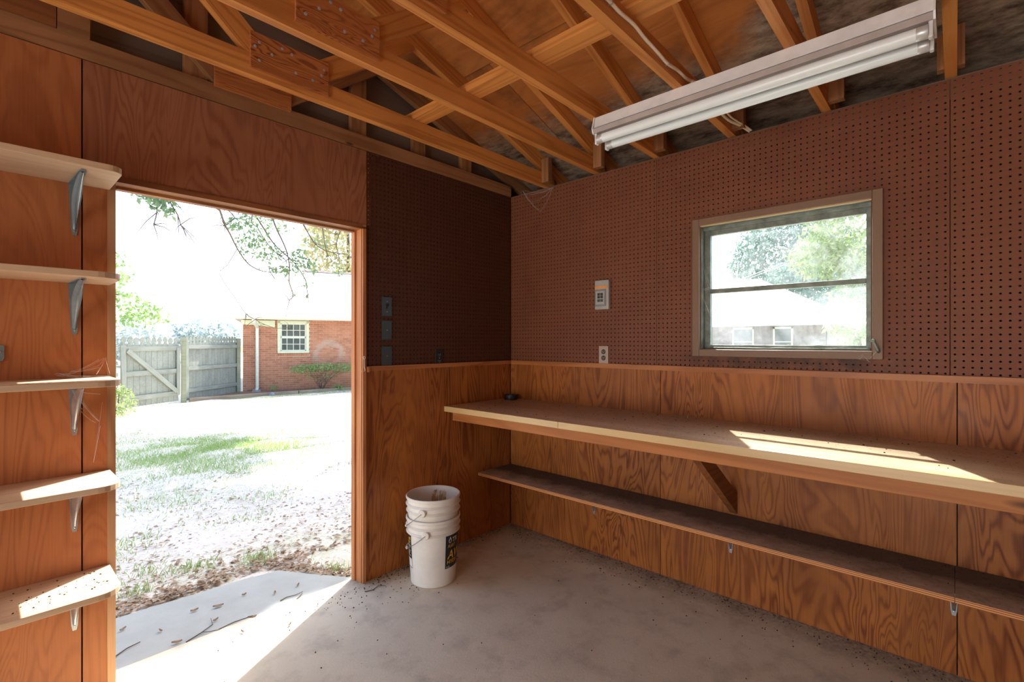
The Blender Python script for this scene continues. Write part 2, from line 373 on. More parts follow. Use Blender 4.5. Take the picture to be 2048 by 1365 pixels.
# ================================================================== mesh helpers
class MB:
    def __init__(s): s.v = []; s.f = []
    def add(s, vs, fs):
        k = len(s.v); s.v += [tuple(p) for p in vs]; s.f += [tuple(i+k for i in f) for f in fs]; return s
    def box(s, x0, x1, y0, y1, z0, z1):
        x0, x1 = sorted((x0, x1)); y0, y1 = sorted((y0, y1)); z0, z1 = sorted((z0, z1))
        return s.add([(x0,y0,z0),(x1,y0,z0),(x1,y1,z0),(x0,y1,z0),(x0,y0,z1),(x1,y0,z1),(x1,y1,z1),(x0,y1,z1)],
              [(0,3,2,1),(4,5,6,7),(0,1,5,4),(1,2,6,5),(2,3,7,6),(3,0,4,7)])
    def prism(s, pts, d):
        """pts: closed 3D polygon, extruded by vector d"""
        n = len(pts); d = Vector(d); a = [Vector(p) for p in pts]; b = [p+d for p in a]
        nrm = Vector((0,0,0))
        for i in range(n): nrm += a[i].cross(a[(i+1) % n])
        fl = nrm.dot(d) > 0
        fs = [tuple(reversed(range(n))) if fl else tuple(range(n)), tuple(range(n, 2*n)) if fl else tuple(reversed(range(n, 2*n)))]
        for i in range(n):
            j = (i+1) % n
            fs.append((i, j, n+j, n+i) if fl else (j, i, n+i, n+j))
        return s.add(a+b, fs)
    def tube(s, pts, r, n=6, caps=True):
        pts = [Vector(p) for p in pts]; rs = r if isinstance(r, (list, tuple)) else [r]*len(pts)
        vs = []; up = Vector((0, 0, 1)); fs = []
        prev = None
        for i, p in enumerate(pts):
            d = (pts[min(i+1, len(pts)-1)] - pts[max(i-1, 0)]).normalized()
            a = prev if prev is not None else (up if abs(d.z) < .9 else Vector((1, 0, 0)))
            u = d.cross(a).normalized(); vv = u.cross(d).normalized(); prev = vv
            for k in range(n):
                an = 2*math.pi*k/n; vs.append(p + (u*math.cos(an)+vv*math.sin(an))*rs[i])
        for i in range(len(pts)-1):
            for k in range(n):
                a, b = i*n+k, i*n+(k+1) % n; fs.append((a, b, b+n, a+n))
        if caps: fs.append(tuple(reversed(range(n)))); fs.append(tuple(range((len(pts)-1)*n, len(pts)*n)))
        return s.add(vs, fs)
    def lathe(s, prof, c, n=40, axis='z'):
        vs = []; fs = []; m = len(prof)
        for k in range(n):
            an = 2*math.pi*k/n; ca, sa = math.cos(an), math.sin(an)
            for r, h in prof:
                vs.append((c[0]+r*ca, c[1]+r*sa, c[2]+h) if axis == 'z' else ((c[0]+h, c[1]+r*ca, c[2]+r*sa) if axis == 'x' else (c[0]+r*sa, c[1]+h, c[2]+r*ca)))
        for k in range(n):
            for i in range(m-1):
                a, b = k*m+i, ((k+1) % n)*m+i
                fs.append((a, b, b+1, a+1))
        return s.add(vs, fs)

def mesh_from(name, mb, smooth=None, bevel=0.0, origin=(0, 0, 0)):
    me = bpy.data.meshes.new(name)
    o = Vector(origin)
    me.from_pydata([tuple(Vector(p)-o) for p in mb.v], [], mb.f); me.update()
    if bevel > 0:
        bm = bmesh.new(); bm.from_mesh(me); bmesh.ops.remove_doubles(bm, verts=bm.verts, dist=1e-5)
        es = [e for e in bm.edges if len(e.link_faces) == 2 and e.calc_face_angle(0) > .6]
        bmesh.ops.bevel(bm, geom=es, offset=bevel, segments=2, profile=.5, affect='EDGES'); bm.to_mesh(me); bm.free()
    if smooth is not None:
        me.shade_smooth(); me.set_sharp_from_angle(angle=math.radians(smooth))
    return me

def tag(o, label=None, cat=None, group=None, kind=None):
    if label: o['label'] = label
    if cat: o['category'] = cat
    if group: o['group'] = group
    if kind: o['kind'] = kind
    return o
def empty(name, loc, label=None, cat=None, group=None, kind=None):
    o = bpy.data.objects.new(name, None); C.objects.link(o); o.location = loc; o.empty_display_size = .05
    return tag(o, label, cat, group, kind)
def wloc(o):
    v = Vector((0, 0, 0))
    while o is not None: v = v + o.location; o = o.parent
    return v
def part(name, mb, mat, parent=None, label=None, smooth=None, bevel=0.0, kind=None):
    """mesh written in world coordinates, child of parent (parents here are only translated)"""
    org = wloc(parent) if parent is not None else Vector((0, 0, 0))
    me = mesh_from(name, mb, smooth, bevel, org)
    o = bpy.data.objects.new(name, me); C.objects.link(o)
    if isinstance(mat, (list, tuple)):
        for m_ in mat: me.materials.append(M[m_])
    else: me.materials.append(M[mat])
    if parent is not None: o.parent = parent
    return tag(o, label, kind=kind)
_bc = {}
def board(name, p0, p1, wdir, wd, th, mat, parent=None, label=None, bevel=0.0):
    """a sawn board from p0 to p1; local x is the grain; wd measured along wdir"""
    p0, p1 = Vector(p0), Vector(p1); d = p1-p0; L = d.length; d.normalize()
    z = d.cross(Vector(wdir)).normalized(); y = z.cross(d).normalized()
    key = (round(L, 4), wd, th, mat, bevel)
    if key not in _bc:
        me = mesh_from(name, MB().box(-L/2, L/2, -wd/2, wd/2, -th/2, th/2), None, bevel); me.materials.append(M[mat]); _bc[key] = me
    o = bpy.data.objects.new(name, _bc[key]); C.objects.link(o)
    R = Matrix((d, y, z)).transposed().to_4x4(); R.translation = (p0+p1)/2
    if parent is not None:
        o.parent = parent; R.translation = R.translation - wloc(parent)
    o.matrix_basis = R
    return tag(o, label)
def copy_tree(o, parent=None):
    c = o.copy(); C.objects.link(c)
    if parent is not None: c.parent = parent
    for ch in [x for x in bpy.data.objects if x.parent == o]: copy_tree(ch, c)
    return c
def np_mesh(name, verts, quads, mats, parent=None, smooth=False):
    me = bpy.data.meshes.new(name)
    nv, nf = len(verts), len(quads); k = quads.shape[1]
    me.vertices.add(nv); me.vertices.foreach_set('co', np.asarray(verts, np.float32).ravel())
    me.loops.add(nf*k); me.loops.foreach_set('vertex_index', np.asarray(quads, np.int32).ravel())
    me.polygons.add(nf); me.polygons.foreach_set('loop_start', np.arange(nf, dtype=np.int32)*k)
    me.update(calc_edges=True); me.validate()
    if not smooth: me.shade_flat()
    for m_ in (mats if isinstance(mats, (list, tuple)) else [mats]): me.materials.append(M[m_])
    if smooth: me.shade_smooth()
    o = bpy.data.objects.new(name, me); C.objects.link(o)
    if parent is not None: o.parent = parent
    return o
def gz(y): return -.02 - .024*min(max(0.0, y-1.0), 13.0)

# ================================================================== the shed
RX, RY, ZT = -6.0, -4.6, 2.44
DX0, DX1, DZ = -2.326, -1.244, 1.995          # door opening
WY0, WY1, WZ0, WZ1 = -2.192, -1.421, 1.318, 1.998   # window opening
floor = part('floor', MB().box(RX-.1, .1, RY-.1, .1, -.12, 0), 'floor', kind='structure')
# --- door wall
wf = part('wall_front', MB().box(RX, DX0-.03, .09, .11, -.02, 2.44).box(DX1+.03, .11, .09, .11, -.02, 2.44).box(DX0-.03, DX1+.03, .09, .11, DZ+.03, 2.44)
          .prism([(.34, .075, 2.44), (.34, .075, 2.53), (-3.0, .075, 3.62), (-6.3, .075, 2.53), (-6.3, .075, 2.44)], (0, .035, 0)), 'grey_board', kind='structure')
def wall_ply(x0, x1, z0, z1, mat, parent=wf):
    return board('plywood_panel', ((x0+x1)/2, .006, z0), ((x0+x1)/2, .006, z1), (1, 0, 0), x1-x0-.002, .012, mat, parent)
wall_ply(-3.65, -2.428, 0, ZT, 'ply_shelf'); wall_ply(-2.425, -2.35, 0, DZ, 'ply_shelf')
wall_ply(-2.425, -1.184, DZ+.022, ZT, 'ply_red'); wall_ply(-4.87, -3.653, 0, ZT, 'ply_shelf'); wall_ply(-6.0, -4.873, 0, ZT, 'ply_shelf')
wall_ply(-1.215, -.215, 0, 1.2, 'ply'); wall_ply(-.213, -.012, 0, 1.2, 'ply')
wall_ply(-2.425, -2.353, DZ+.001, DZ+.02, 'ply_red')
board('cap_rail', (-1.218, -.006, 1.207), (-.012, -.006, 1.207), (0, 0, 1), .026, .014, 'cap_rail', wf)
# --- pegboard with real holes
def pegboard(origin, du, nrm, W, H, parent, skip=(), pitch=.0264, r=.0043, th=.005, mat='pegboard'):
    nx, ny = max(1, round(W/pitch)), max(1, round(H/pitch)); cw, chh = W/nx, H/ny
    o = np.array(origin); du = np.array(du, float); dz = np.array((0, 0, 1.0)); nr = np.array(nrm, float)
    sq = [(-.5,-.5),(0,-.5),(.5,-.5),(.5,0),(.5,.5),(0,.5),(-.5,.5),(-.5,0)]
    ring = [(math.cos(math.radians(a)), math.sin(math.radians(a))) for a in (225,270,315,0,45,90,135,180)]
    V = []; F = []
    for j in range(ny):
        for i in range(nx):
            cu, cv = (i+.5)*cw, (j+.5)*chh
            if any(a0 < cu < a1 and b0 < cv < b1 for a0, a1, b0, b1 in skip): continue
            k = len(V)
            for a, b in sq: V.append((cu+a*cw, cv+b*chh, 0))
            for a, b in ring: V.append((cu+a*r, cv+b*r, 0))
            for a, b in ring: V.append((cu+a*r, cv+b*r, -th))
            for q in range(8):
                p = (q+1) % 8
                F.append((k+q, k+p, k+8+p, k+8+q)); F.append((k+8+q, k+8+p, k+16+p, k+16+q))
    V = np.array(V); P = o + V[:, :1]*du + V[:, 1:2]*dz + V[:, 2:3]*nr
    F = np.array(F)
    if np.dot(np.cross(du, dz), nr) < 0: F = F[:, ::-1]
    ob = np_mesh('pegboard_panel', P, F, mat, parent)
    return ob
pegboard((-1.214, 0, 1.215), (1, 0, 0), (0, -1, 0), 1.205, ZT-1.215, wf, mat='pegboard_shaded')
# --- window wall
wr = part('wall_right', MB().box(.09, .11, RY, WY0-.03, -.02, 2.449).box(.09, .11, WY1+.03, .09, -.02, 2.449)
          .box(.09, .11, WY0-.03, WY1+.03, -.02, WZ0-.03).box(.09, .11, WY0-.03, WY1+.03, WZ1+.03, 2.449)
          .box(.012, .09, RY, .09, 2.36, 2.449).box(.11, .36, RY, .3, 2.43, 2.447).box(.34, .36, RY, .3, 2.447, 2.56), 'grey_board', kind='structure')
def pegr(ya, yb):   # ya nearer the corner
    W = ya-yb
    sk = [(ya-WY1-.005, ya-WY0+.005, WZ0-.005-1.215, WZ1+.005-1.215)]
    pegboard((0, ya, 1.215), (0, -1, 0), (-1, 0, 0), W, ZT-1.215, wr, sk)
pegr(0, -1.163); pegr(-1.165, -2.447); pegr(-2.450, -3.69); pegr(-3.692, RY)
for ya, yb in ((-.003, -1.188), (-1.192, -2.468), (-2.472, -3.69), (-3.694, RY)):
    board('plywood_panel', (.0, (ya+yb)/2, 0), (.0, (ya+yb)/2, 1.2), (0, 1, 0), ya-yb, .014, 'ply', wr)
board('cap_rail', (-.006, -.013, 1.207), (-.006, RY, 1.207), (0, 0, 1), .028, .016, 'cap_rail', wr)
# --- the other two walls (behind the camera); the left one has an added opening to let in light
part('wall_left', MB().box(RX-.1, RX, RY-.1, -3.25, 0, 2.6).box(RX-.1, RX, -.55, .09, 0, 2.6).box(RX-.1, RX, -3.25, -.55, 2.15, 2.6), 'ply_red', kind='structure')
part('wall_back', MB().box(RX, .1, RY-.1, RY, 0, 2.45).prism([(.3, RY, 2.45), (.3, RY, 2.53), (-3, RY, 3.62), (-6.3, RY, 2.53), (-6.3, RY, 2.45)], (0, -.1, 0)), 'ply_red', kind='structure')
# --- roof deck: plywood panels; shingles above keep the sun out
T = .332
def deck_z(s): return 2.645 + T*s
roof = empty('ceiling', (0, 0, 2.6), kind='structure')
part('roof_shingles', MB().prism([(.42, .3, deck_z(-.42)+.018), (-3.0, .3, deck_z(3.0)+.018), (-6.42, .3, deck_z(-.42)+.018), (-6.42, .3, deck_z(-.42)+.04), (-3, .3, deck_z(3)+.045), (.42, .3, deck_z(-.42)+.04)], (0, RY-.7, 0)), 'shingle', roof)
s_edges = [-.4, .78, 1.96, 3.0]; y_edges = [[.28, -.55, -2.98, RY-.3], [.28, -1.78, -4.2, RY-.3], [.28, -.55, -2.98, RY-.3]]
for side in (0, 1):
    for i in range(3):
        for j in range(len(y_edges[i])-1):
            s0, s1 = s_edges[i]+.003, s_edges[i+1]-.003; ya, yb = y_edges[i][j]-.002, y_edges[i][j+1]+.002
            X = (lambda s: -s) if side == 0 else (lambda s: -6.0+s)
            part('plywood_panel', MB().prism([(X(s0), ya, deck_z(s0)), (X(s1), ya, deck_z(s1)), (X(s1), ya, deck_z(s1)+.014), (X(s0), ya, deck_z(s0)+.014)], (0, yb-ya, 0)), 'deck', roof)
# --- door frame
d1 = empty('door_1', (-1.785, .05, 0), kind='structure')
board('jamb', (DX1+.013, .05, 0), (DX1+.013, .05, DZ), (0, 1, 0), .096, .026, 'jamb', d1)
board('jamb', (DX0-.013, .05, 0), (DX0-.013, .05, DZ), (0, 1, 0), .105, .026, 'jamb_rough', d1)
board('head_jamb', (DX0-.026, .05, DZ+.011), (DX1+.026, .05, DZ+.011), (0, 1, 0), .100, .022, 'lumber_dull', d1)
board('door_stop', (DX1-.005, .075, 0), (DX1-.005, .075, DZ), (0, 1, 0), .035, .011, 'jamb', d1)
board('door_stop', (DX0+.005, .082, 0), (DX0+.005, .082, DZ), (0, 1, 0), .02, .008, 'jamb', d1)
board('door_stop', (DX0+.012, .075, DZ-.006), (DX1-.012, .075, DZ-.006), (0, 1, 0), .035, .012, 'lumber_dull', d1)
board('inner_edge_strip', (DX1+.013, -.006, 0), (DX1+.013, -.006, DZ+.022), (1, 0, 0), .020, .011, 'jamb', d1)
board('inner_edge_strip', (DX0-.026, -.006, DZ+.010), (DX1+.022, -.006, DZ+.010), (0, 0, 1), .022, .011, 'brace', d1)

# ================================================================== roof trusses
TY = [-.326, -.745, -1.156, -1.586, -2.013, -2.451, -2.87, -3.29, -3.71, -4.13]
ord_ = ['first', 'second', 'third', 'fourth', 'fifth', 'sixth', 'seventh', 'eighth', 'ninth', 'tenth']
extra = ['beside the wall over the doorway', 'with a nailed plywood gusset above the door', 'its end at the seam of the pegboard',
         'with the cream cable running along its side', 'passing over the middle of the white tube light', 'at the right end of the white tube light',
         'just past the tube light', 'above the far end of the bench', 'near the back wall', 'beside the back wall']
def gusset(parent, s0, s1, z0, z1, y, mirror=False, nails=True):
    X = (lambda s: -s) if not mirror else (lambda s: -6.0+s)
    a, b = sorted((X(s0), X(s1)))
    g = board('gusset_plate', (a, y, (z0+z1)/2), (b, y, (z0+z1)/2), (0, 0, 1), z1-z0, .012, 'ply_gusset', parent)
    if nails:
        mb = MB(); rr = random.Random(int((a+b)*1000))
        for k in range(10):
            fx, fz = [(.06,.75),(.1,.55),(.22,.3),(.45,.3),(.5,.8),(.62,.85),(.9,.75),(.95,.6),(.9,.25),(.75,.55)][k]
            cx, cz = b-(b-a)*fx-(-.0), z0+(z1-z0)*fz
            mb.lathe([(0, -.0016), (.0062, -.001), (.0062, .0015)], (cx, y-.0065, cz), 8, 'y')
        o = mesh_from('nails', mb, origin=(0, 0, 0)); o.materials.append(M['nail'])
        n = bpy.data.objects.new('nails', o); C.objects.link(n); n.parent = parent
        n.location = -wloc(parent); n['kind'] = 'stuff'
    return g
for i, y in enumerate(TY):
    t = empty('roof_truss', (-3.0, y, 2.45), '%s roof truss from the door wall, %s' % (ord_[i], extra[i]), 'roof truss', 'timber roof trusses')
    board('bottom_chord', (.08, y, 2.4945), (-6.08, y, 2.4945), (0, 0, 1), .089, .038, 'lumber', t)
    for mir in (0, 1):
        X = (lambda s: -s) if not mir else (lambda s: -6.0+s)
        rz = lambda s: 2.55 + T*s + .0469
        board('top_chord', (X(-.34), y, rz(-.34)), (X(2.98), y, rz(2.98)), (0, 0, 1), .089, .038, 'lumber', t)
        board('web', (X(1.70), y, 2.545), (X(1.16), y, 2.945), (0, 0, 1), .089, .036, 'lumber', t)
        board('web', (X(1.90), y, 2.545), (X(2.93), y, 3.46), (0, 0, 1), .089, .036, 'lumber', t)
        gusset(t, 1.62, 1.95, 2.478, 2.625, y-.0252, mir, nails=(mir == 0 and i < 4))
        board('heel_block', (X(.045), y-.019-(.012 if i == 5 else .031), 2.462), (X(.045), y-.019-(.012 if i == 5 else .031), 2.625), (0, 1, 0), .022 if i == 5 else .06, .038, 'lumber_dull', t)
    if i == 5: board('heel_block', (-.045, y+.031, 2.462), (-.045, y+.031, 2.60), (0, 1, 0), .022, .038, 'lumber_dull', t)
    gusset(t, 2.75, 3.25, 3.28, 3.55, y-.0252, False, nails=False)
# gable truss in the plane of the door wall
gt = empty('gable_truss', (-3.0, .02, 2.44), 'dull brown gable end truss on top of the wall over the doorway', 'roof truss')
board('bottom_chord', (.0, .019, 2.484), (-6.08, .019, 2.484), (0, 0, 1), .080, .038, 'lumber_dull', gt)
for mir in (0, 1):
    X = (lambda s: -s) if not mir else (lambda s: -6.0+s)
    board('top_chord', (X(-.3), .03, rz(-.3)), (X(2.98), .03, rz(2.98)), (0, 0, 1), .089, .038, 'lumber_dull', gt)
    for s in (.42, .82, 1.24, 2.04, 2.44, 2.85):
        board('gable_stud', (X(s), .05, 2.53), (X(s), .05, 2.52+T*s), (1, 0, 0), .089, .038, 'lumber_dull', gt)
    board('web', (X(1.70), .02, 2.55), (X(1.16), .02, 2.945), (0, 0, 1), .089, .036, 'lumber_dull', gt)
    board('web', (X(1.93), .02, 2.55), (X(2.93), .02, 3.46), (0, 0, 1), .089, .036, 'lumber_dull', gt)
    gusset(gt, 1.64, 1.98, 2.51, 2.62, -.008, mir, nails=False)
board('gable_block', (-2.405, .0, 2.565), (-2.497, .0, 2.565), (0, 0, 1), .085, .03, 'lumber_dull', gt)
board('gable_block', (-2.50, .0, 2.57), (-2.66, .0, 2.57), (0, 0, 1), .09, .03, 'brace', gt)
lb = board('lateral_brace', (-1.10, -.15, 2.559), (-1.10, -4.5, 2.559), (1, 0, 0), .089, .038, 'lumber')
tag(lb, 'long flat brown timber brace lying across the tops of the roof trusses', 'brace')

# ================================================================== window
w1 = empty('window_1', (0, -1.805, 1.30), kind='structure')
def casing(a, b, wdir): return board('casing_board', a, b, wdir, .038, .016, 'casing', w1, bevel=.003)
xo = -.012
casing((xo, WY1+.019, WZ0-.038), (xo, WY1+.019, WZ1+.038), (0, 1, 0)); casing((xo, WY0-.019, WZ0-.038), (xo, WY0-.019, WZ1+.038), (0, 1, 0))
casing((xo, WY1, WZ1+.019), (xo, WY0, WZ1+.019), (0, 0, 1)); casing((xo, WY1, WZ0-.019), (xo, WY0, WZ0-.019), (0, 0, 1))
for (a, b, wd) in (((.045, WY1+.004, WZ0), (.045, WY1+.004, WZ1), (1, 0, 0)), ((.045, WY0-.004, WZ0), (.045, WY0-.004, WZ1), (1, 0, 0)),
                   ((.045, WY1, WZ1+.004), (.045, WY0, WZ1+.004), (1, 0, 0)), ((.045, WY1, WZ0-.004), (.045, WY0, WZ0-.004), (1, 0, 0))):
    board('jamb_liner', a, b, wd, .098, .010, 'alu', w1)
board('light_leak_strip', (-.004, WY1-.004, WZ1-.002), (-.004, WY0+.004, WZ1-.002), (1, 0, 0), .012, .004, 'edge_strip', w1)  # pale strip standing for light that leaks in under the top casing
GX = .07
part('sash_frame', MB().box(GX-.014, GX+.014, WY1, WY1-.034, WZ0, WZ1).box(GX-.014, GX+.014, WY0, WY0+.03, WZ0, WZ1)
     .box(GX-.014, GX+.014, WY1-.034, WY0+.03, WZ0, WZ0+.024).box(GX-.014, GX+.014, WY1-.034, WY0+.03, WZ1-.048, WZ1)
     .box(GX-.026, GX-.014, WY1-.012, WY0+.012, WZ0, WZ0+.012).box(GX-.030, GX-.014, WY1, WY0, WZ1-.02, WZ1), 'alu', w1, bevel=.002)
part('sash_rail', MB().box(GX-.016, GX+.012, WY1-.034, WY0+.03, 1.628, 1.653), 'alu', w1, bevel=.003)
part('pane', MB().box(GX-.0015, GX+.0015, WY1-.032, WY0+.028, WZ0+.022, 1.629), 'glass', w1)
part('pane', MB().box(GX-.0015, GX+.0015, WY1-.032, WY0+.028, 1.652, WZ1-.046), 'glass', w1)
cr = part('crank_handle', MB().tube([(-.018, WY0-.022, 1.315), (-.035, WY0-.022, 1.322), (-.037, WY0-.006, 1.362)], [.007, .008, .0055], 8).lathe([(0, -.004), (.007, -.003), (.008, .006), (.004, .010), (0, .010)], (-.045, WY0-.005, 1.364), 10, 'x'), 'alu', w1, smooth=40)

# ================================================================== workbench
BX, BZ, BE = -.648, .94, -4.5
wb = empty('workbench', (-.33, -2.3, 0), 'long wall-mounted workbench with wood-strip laminate top below the window', 'workbench')
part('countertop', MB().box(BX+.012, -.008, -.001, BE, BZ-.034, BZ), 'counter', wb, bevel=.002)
board('edge_strip', (BX+.006, -.001, BZ-.0175), (BX+.006, -.925, BZ-.0175), (0, 0, 1), .035, .012, 'edge_strip', wb, bevel=.002)
board('edge_strip', (BX+.006, -.927, BZ-.0175), (BX+.006, BE, BZ-.0175), (0, 0, 1), .035, .012, 'edge_strip', wb, bevel=.002)
board('apron', (BX+.082, -.012, BZ-.067), (BX+.082, BE, BZ-.067), (0, 0, 1), .064, .038, 'lumber_apron', wb, bevel=.002)
board('wall_cleat', (-.028, -.02, BZ-.079), (-.028, BE, BZ-.079), (0, 0, 1), .087, .038, 'brace', wb)
for y in (-1.60, -3.6):
    part('diagonal_brace', MB().prism([(-.008, y+.019, .455), (-.008, y+.019, .565), (-.50, y+.019, BZ-.036), (-.545, y+.019, BZ-.036), (-.545, y+.019, BZ-.09)], (0, -.038, 0)), 'brace', wb, bevel=.002)
ls = empty('lower_shelf', (-.17, -2.3, .44), 'long dusty plywood shelf running low along the wall under the workbench', 'shelf')
SX = -.345
for ya, yb in ((-.003, -2.462), (-2.464, BE)):
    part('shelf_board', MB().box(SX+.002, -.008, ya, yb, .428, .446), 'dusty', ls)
    part('plywood_edge', MB().box(SX, SX+.002, ya, yb, .427, .4455), 'plyedge', ls, label='striped bare plywood edge')
def bracket_mb(o, fw, up, side, La, Lv, wd=.036):
    """pressed steel shelf bracket: two tapered flanges and a hollow curved gusset. fw: out from wall, up, side: unit vectors"""
    o, fw, up, side = Vector(o), Vector(fw), Vector(up), Vector(side)
    P = lambda a, b, c: o + fw*a + up*b + side*c
    mb = MB(); h = wd/2; tp = .008; th = .0022
    mb.prism([P(0, 0, -h), P(0, 0, h), P(0, -Lv+.02, tp*1.2), P(0, -Lv, tp*.7), P(0, -Lv, -tp*.7), P(0, -Lv+.02, -tp*1.2)], fw*th)
    mb.prism([P(0, 0, -h), P(0, 0, h), P(La-.02, 0, tp*1.2), P(La, 0, tp*.7), P(La, 0, -tp*.7), P(La-.02, 0, -tp*1.2)], -up*th)
    n = 12; V = []; F = []
    prof = [(-1, .0), (-.72, .55), (-.35, .95), (0, 1.0), (.35, .95), (.72, .55), (1, .0)]
    for k in range(n+1):
        u = k/n; an = u*math.pi/2
        a = La*.86*math.sin(an)**1.5 if False else La*.86*u**1.6; b = -Lv*.86*(1-u)**1.6
        # centre line hugs the corner; ridge stands off along the diagonal
        dg = (fw*.7 - up*.7).normalized(); off = .016*math.sin(math.pi*(.08+.84*u))+.002
        hw = (h*.62)*(1-.75*abs(2*u-1)**1.4)+.003
        for c, g in prof: V.append(P(a+th, b-th, c*hw) + dg*off*g)
    m = len(prof)
    for k in range(n):
        for q in range(m-1): F.append((k*m+q, k*m+q+1, (k+1)*m+q+1, (k+1)*m+q))
    mb.add(V, F)
    return mb
def screws(o, up, side, fw, Lv, parent):
    mb = MB()
    for d in (Lv-.016, Lv*.62):
        c = Vector(o) - Vector(up)*d + Vector(fw)*.0024
        ax = 'y' if abs(fw[1]) > .5 else 'x'; sg = -1 if (fw[0] < 0 or fw[1] < 0) else 1
        mb.lathe([(0, .002*sg), (.0035, .0012*sg), (.004, 0)], c, 8, ax)
    part('screw', mb, 'steel', parent)
for y in (-.735, -1.585, -2.46, -3.4):
    b = part('shelf_bracket', bracket_mb((-.0075, y, .4265), (-1, 0, 0), (0, 0, 1), (0, 1, 0), .25, .185), 'steel', ls, smooth=50)
    screws((-.0075, y, .4265), (0, 0, 1), (0, 1, 0), (-1, 0, 0), .185, b)
# black tape roll in the corner
tr_ = empty('tape_roll', (-.085, -.075, BZ), 'black roll of tape lying flat on the workbench in the wall corner', 'tape')
part('tape_winding', MB().lathe([(.026, .004), (.047, .002), (.0485, .006), (.0485, .033), (.047, .036), (.026, .034), (.026, .004)], (-.085, -.075, BZ), 32), 'black', tr_, smooth=40)
part('core', MB().lathe([(.0225, .001), (.0255, .001), (.0255, .037), (.0225, .037), (.0225, .001)], (-.085, -.075, BZ), 24), 'dark_plate', tr_, smooth=40)

# ================================================================== shelves beside the doorway
def rounded_board(x0, x1, y0, y1, r, n=6):
    """outline with the front right corner rounded; y1 = wall side, y0 = front"""
    p = [(x0, y1), (x0, y0)]
    for k in range(n+1):
        an = -math.pi/2 + k/n*math.pi/2; p.append((x1-r+r*math.cos(an), y0+r+r*math.sin(an)))
    p.append((x1, y1)); return p
SH = [(1.980, 'topmost'), (1.604, 'second from the top'), (1.224, 'third from the top, at eye level'), (.857, 'fourth from the top'), (.484, 'lowest')]
lab = ['topmost pale board shelf on the wall left of the doorway, seen from below',
       'second board shelf from the top beside the doorway, held by a steel bracket',
       'third board shelf beside the doorway, at eye level and hung with cobwebs',
       'fourth board shelf from the top left of the doorway, partly in sunlight',
       'lowest board shelf left of the doorway, sunlit and dusty with specks']
for i, (z, _) in enumerate(SH):
    x1 = -2.345; th = .022
    sh = empty('wall_shelf', (-2.9, -.14, z-th), lab[i], 'shelf', 'board shelves left of the doorway')
    part('shelf_board', MB().prism([(x, y, z-th) for x, y in rounded_board(-3.6, x1, -.283, -.001, .07 if i != 0 else .04)], (0, 0, th)), 'shelf_board', sh, bevel=.002)
    for bx in (-2.448, -3.3):
        st = 'steel_blue' if i < 2 else 'steel'
        b = part('shelf_bracket', bracket_mb((bx, -.0005, z-th-.0005), (0, -1, 0), (0, 0, 1), (1, 0, 0), .24, .195), st, sh, smooth=50)
        screws((bx, -.0005, z-th), (0, 0, 1), (1, 0, 0), (0, -1, 0), .195, b)

# ================================================================== tube light
LX = -.62; ly0, ly1 = -2.42, -1.165
fl = empty('fluorescent_light', (LX, (ly0+ly1)/2, 2.44), 'white two-tube fluorescent strip light fixed under the roof trusses', 'light fixture')
part('housing', MB().prism([(LX-.052, ly0, 2.45), (LX-.060, ly0, 2.398), (LX+.060, ly0, 2.398), (LX+.052, ly0, 2.45)], (0, ly1-ly0, 0)), 'white_metal', fl, bevel=.002)
part('ballast_cover', MB().prism([(LX-.05, ly0+.006, 2.390), (LX-.076, ly0+.006, 2.386), (LX-.064, ly0+.006, 2.369), (LX+.064, ly0+.006, 2.369), (LX+.076, ly0+.006, 2.386), (LX+.05, ly0+.006, 2.390)], (0, ly1-ly0-.012, 0)), 'grey_metal', fl, label='mauve grey ballast cover')
part('seam_shade', MB().box(LX-.045, LX+.045, ly0+.006, ly1-.006, 2.389, 2.399), 'black', fl)  # black strip painting the shade in the gap under the housing
for yy in (ly0, ly1-.006):
    part('end_plate', MB().prism([(LX-.058, yy, 2.449), (LX-.076, yy, 2.388), (LX-.066, yy, 2.366), (LX+.066, yy, 2.366), (LX+.076, yy, 2.388), (LX+.058, yy, 2.449)], (0, .006, 0)), 'white_metal', fl)
for sx in (-.046, .046):
    tb = part('tube', MB().lathe([(0, .02), (.018, .021), (.0205, .026), (.0212, .03), (.0212, ly1-ly0-.03), (.0205, ly1-ly0-.026), (.018, ly1-ly0-.021), (0, ly1-ly0-.02)], (LX+sx, ly0, 2.343), 24, 'y'), 'tube', fl, smooth=40)
    for c0, c1 in ((.018, .048), (ly1-ly0-.048, ly1-ly0-.018)):
        part('end_cap', MB().lathe([(.0213, c0), (.0218, c0+.001), (.0218, c1-.001), (.0213, c1)], (LX+sx, ly0, 2.343), 24, 'y'), 'cap_metal', tb, smooth=40)
    for yy in (ly0+.006, ly1-.018):
        part('lamp_holder', MB().box(LX+sx-.012, LX+sx+.012, yy, yy+.012, 2.318, 2.37), 'white_metal', fl, bevel=.003)
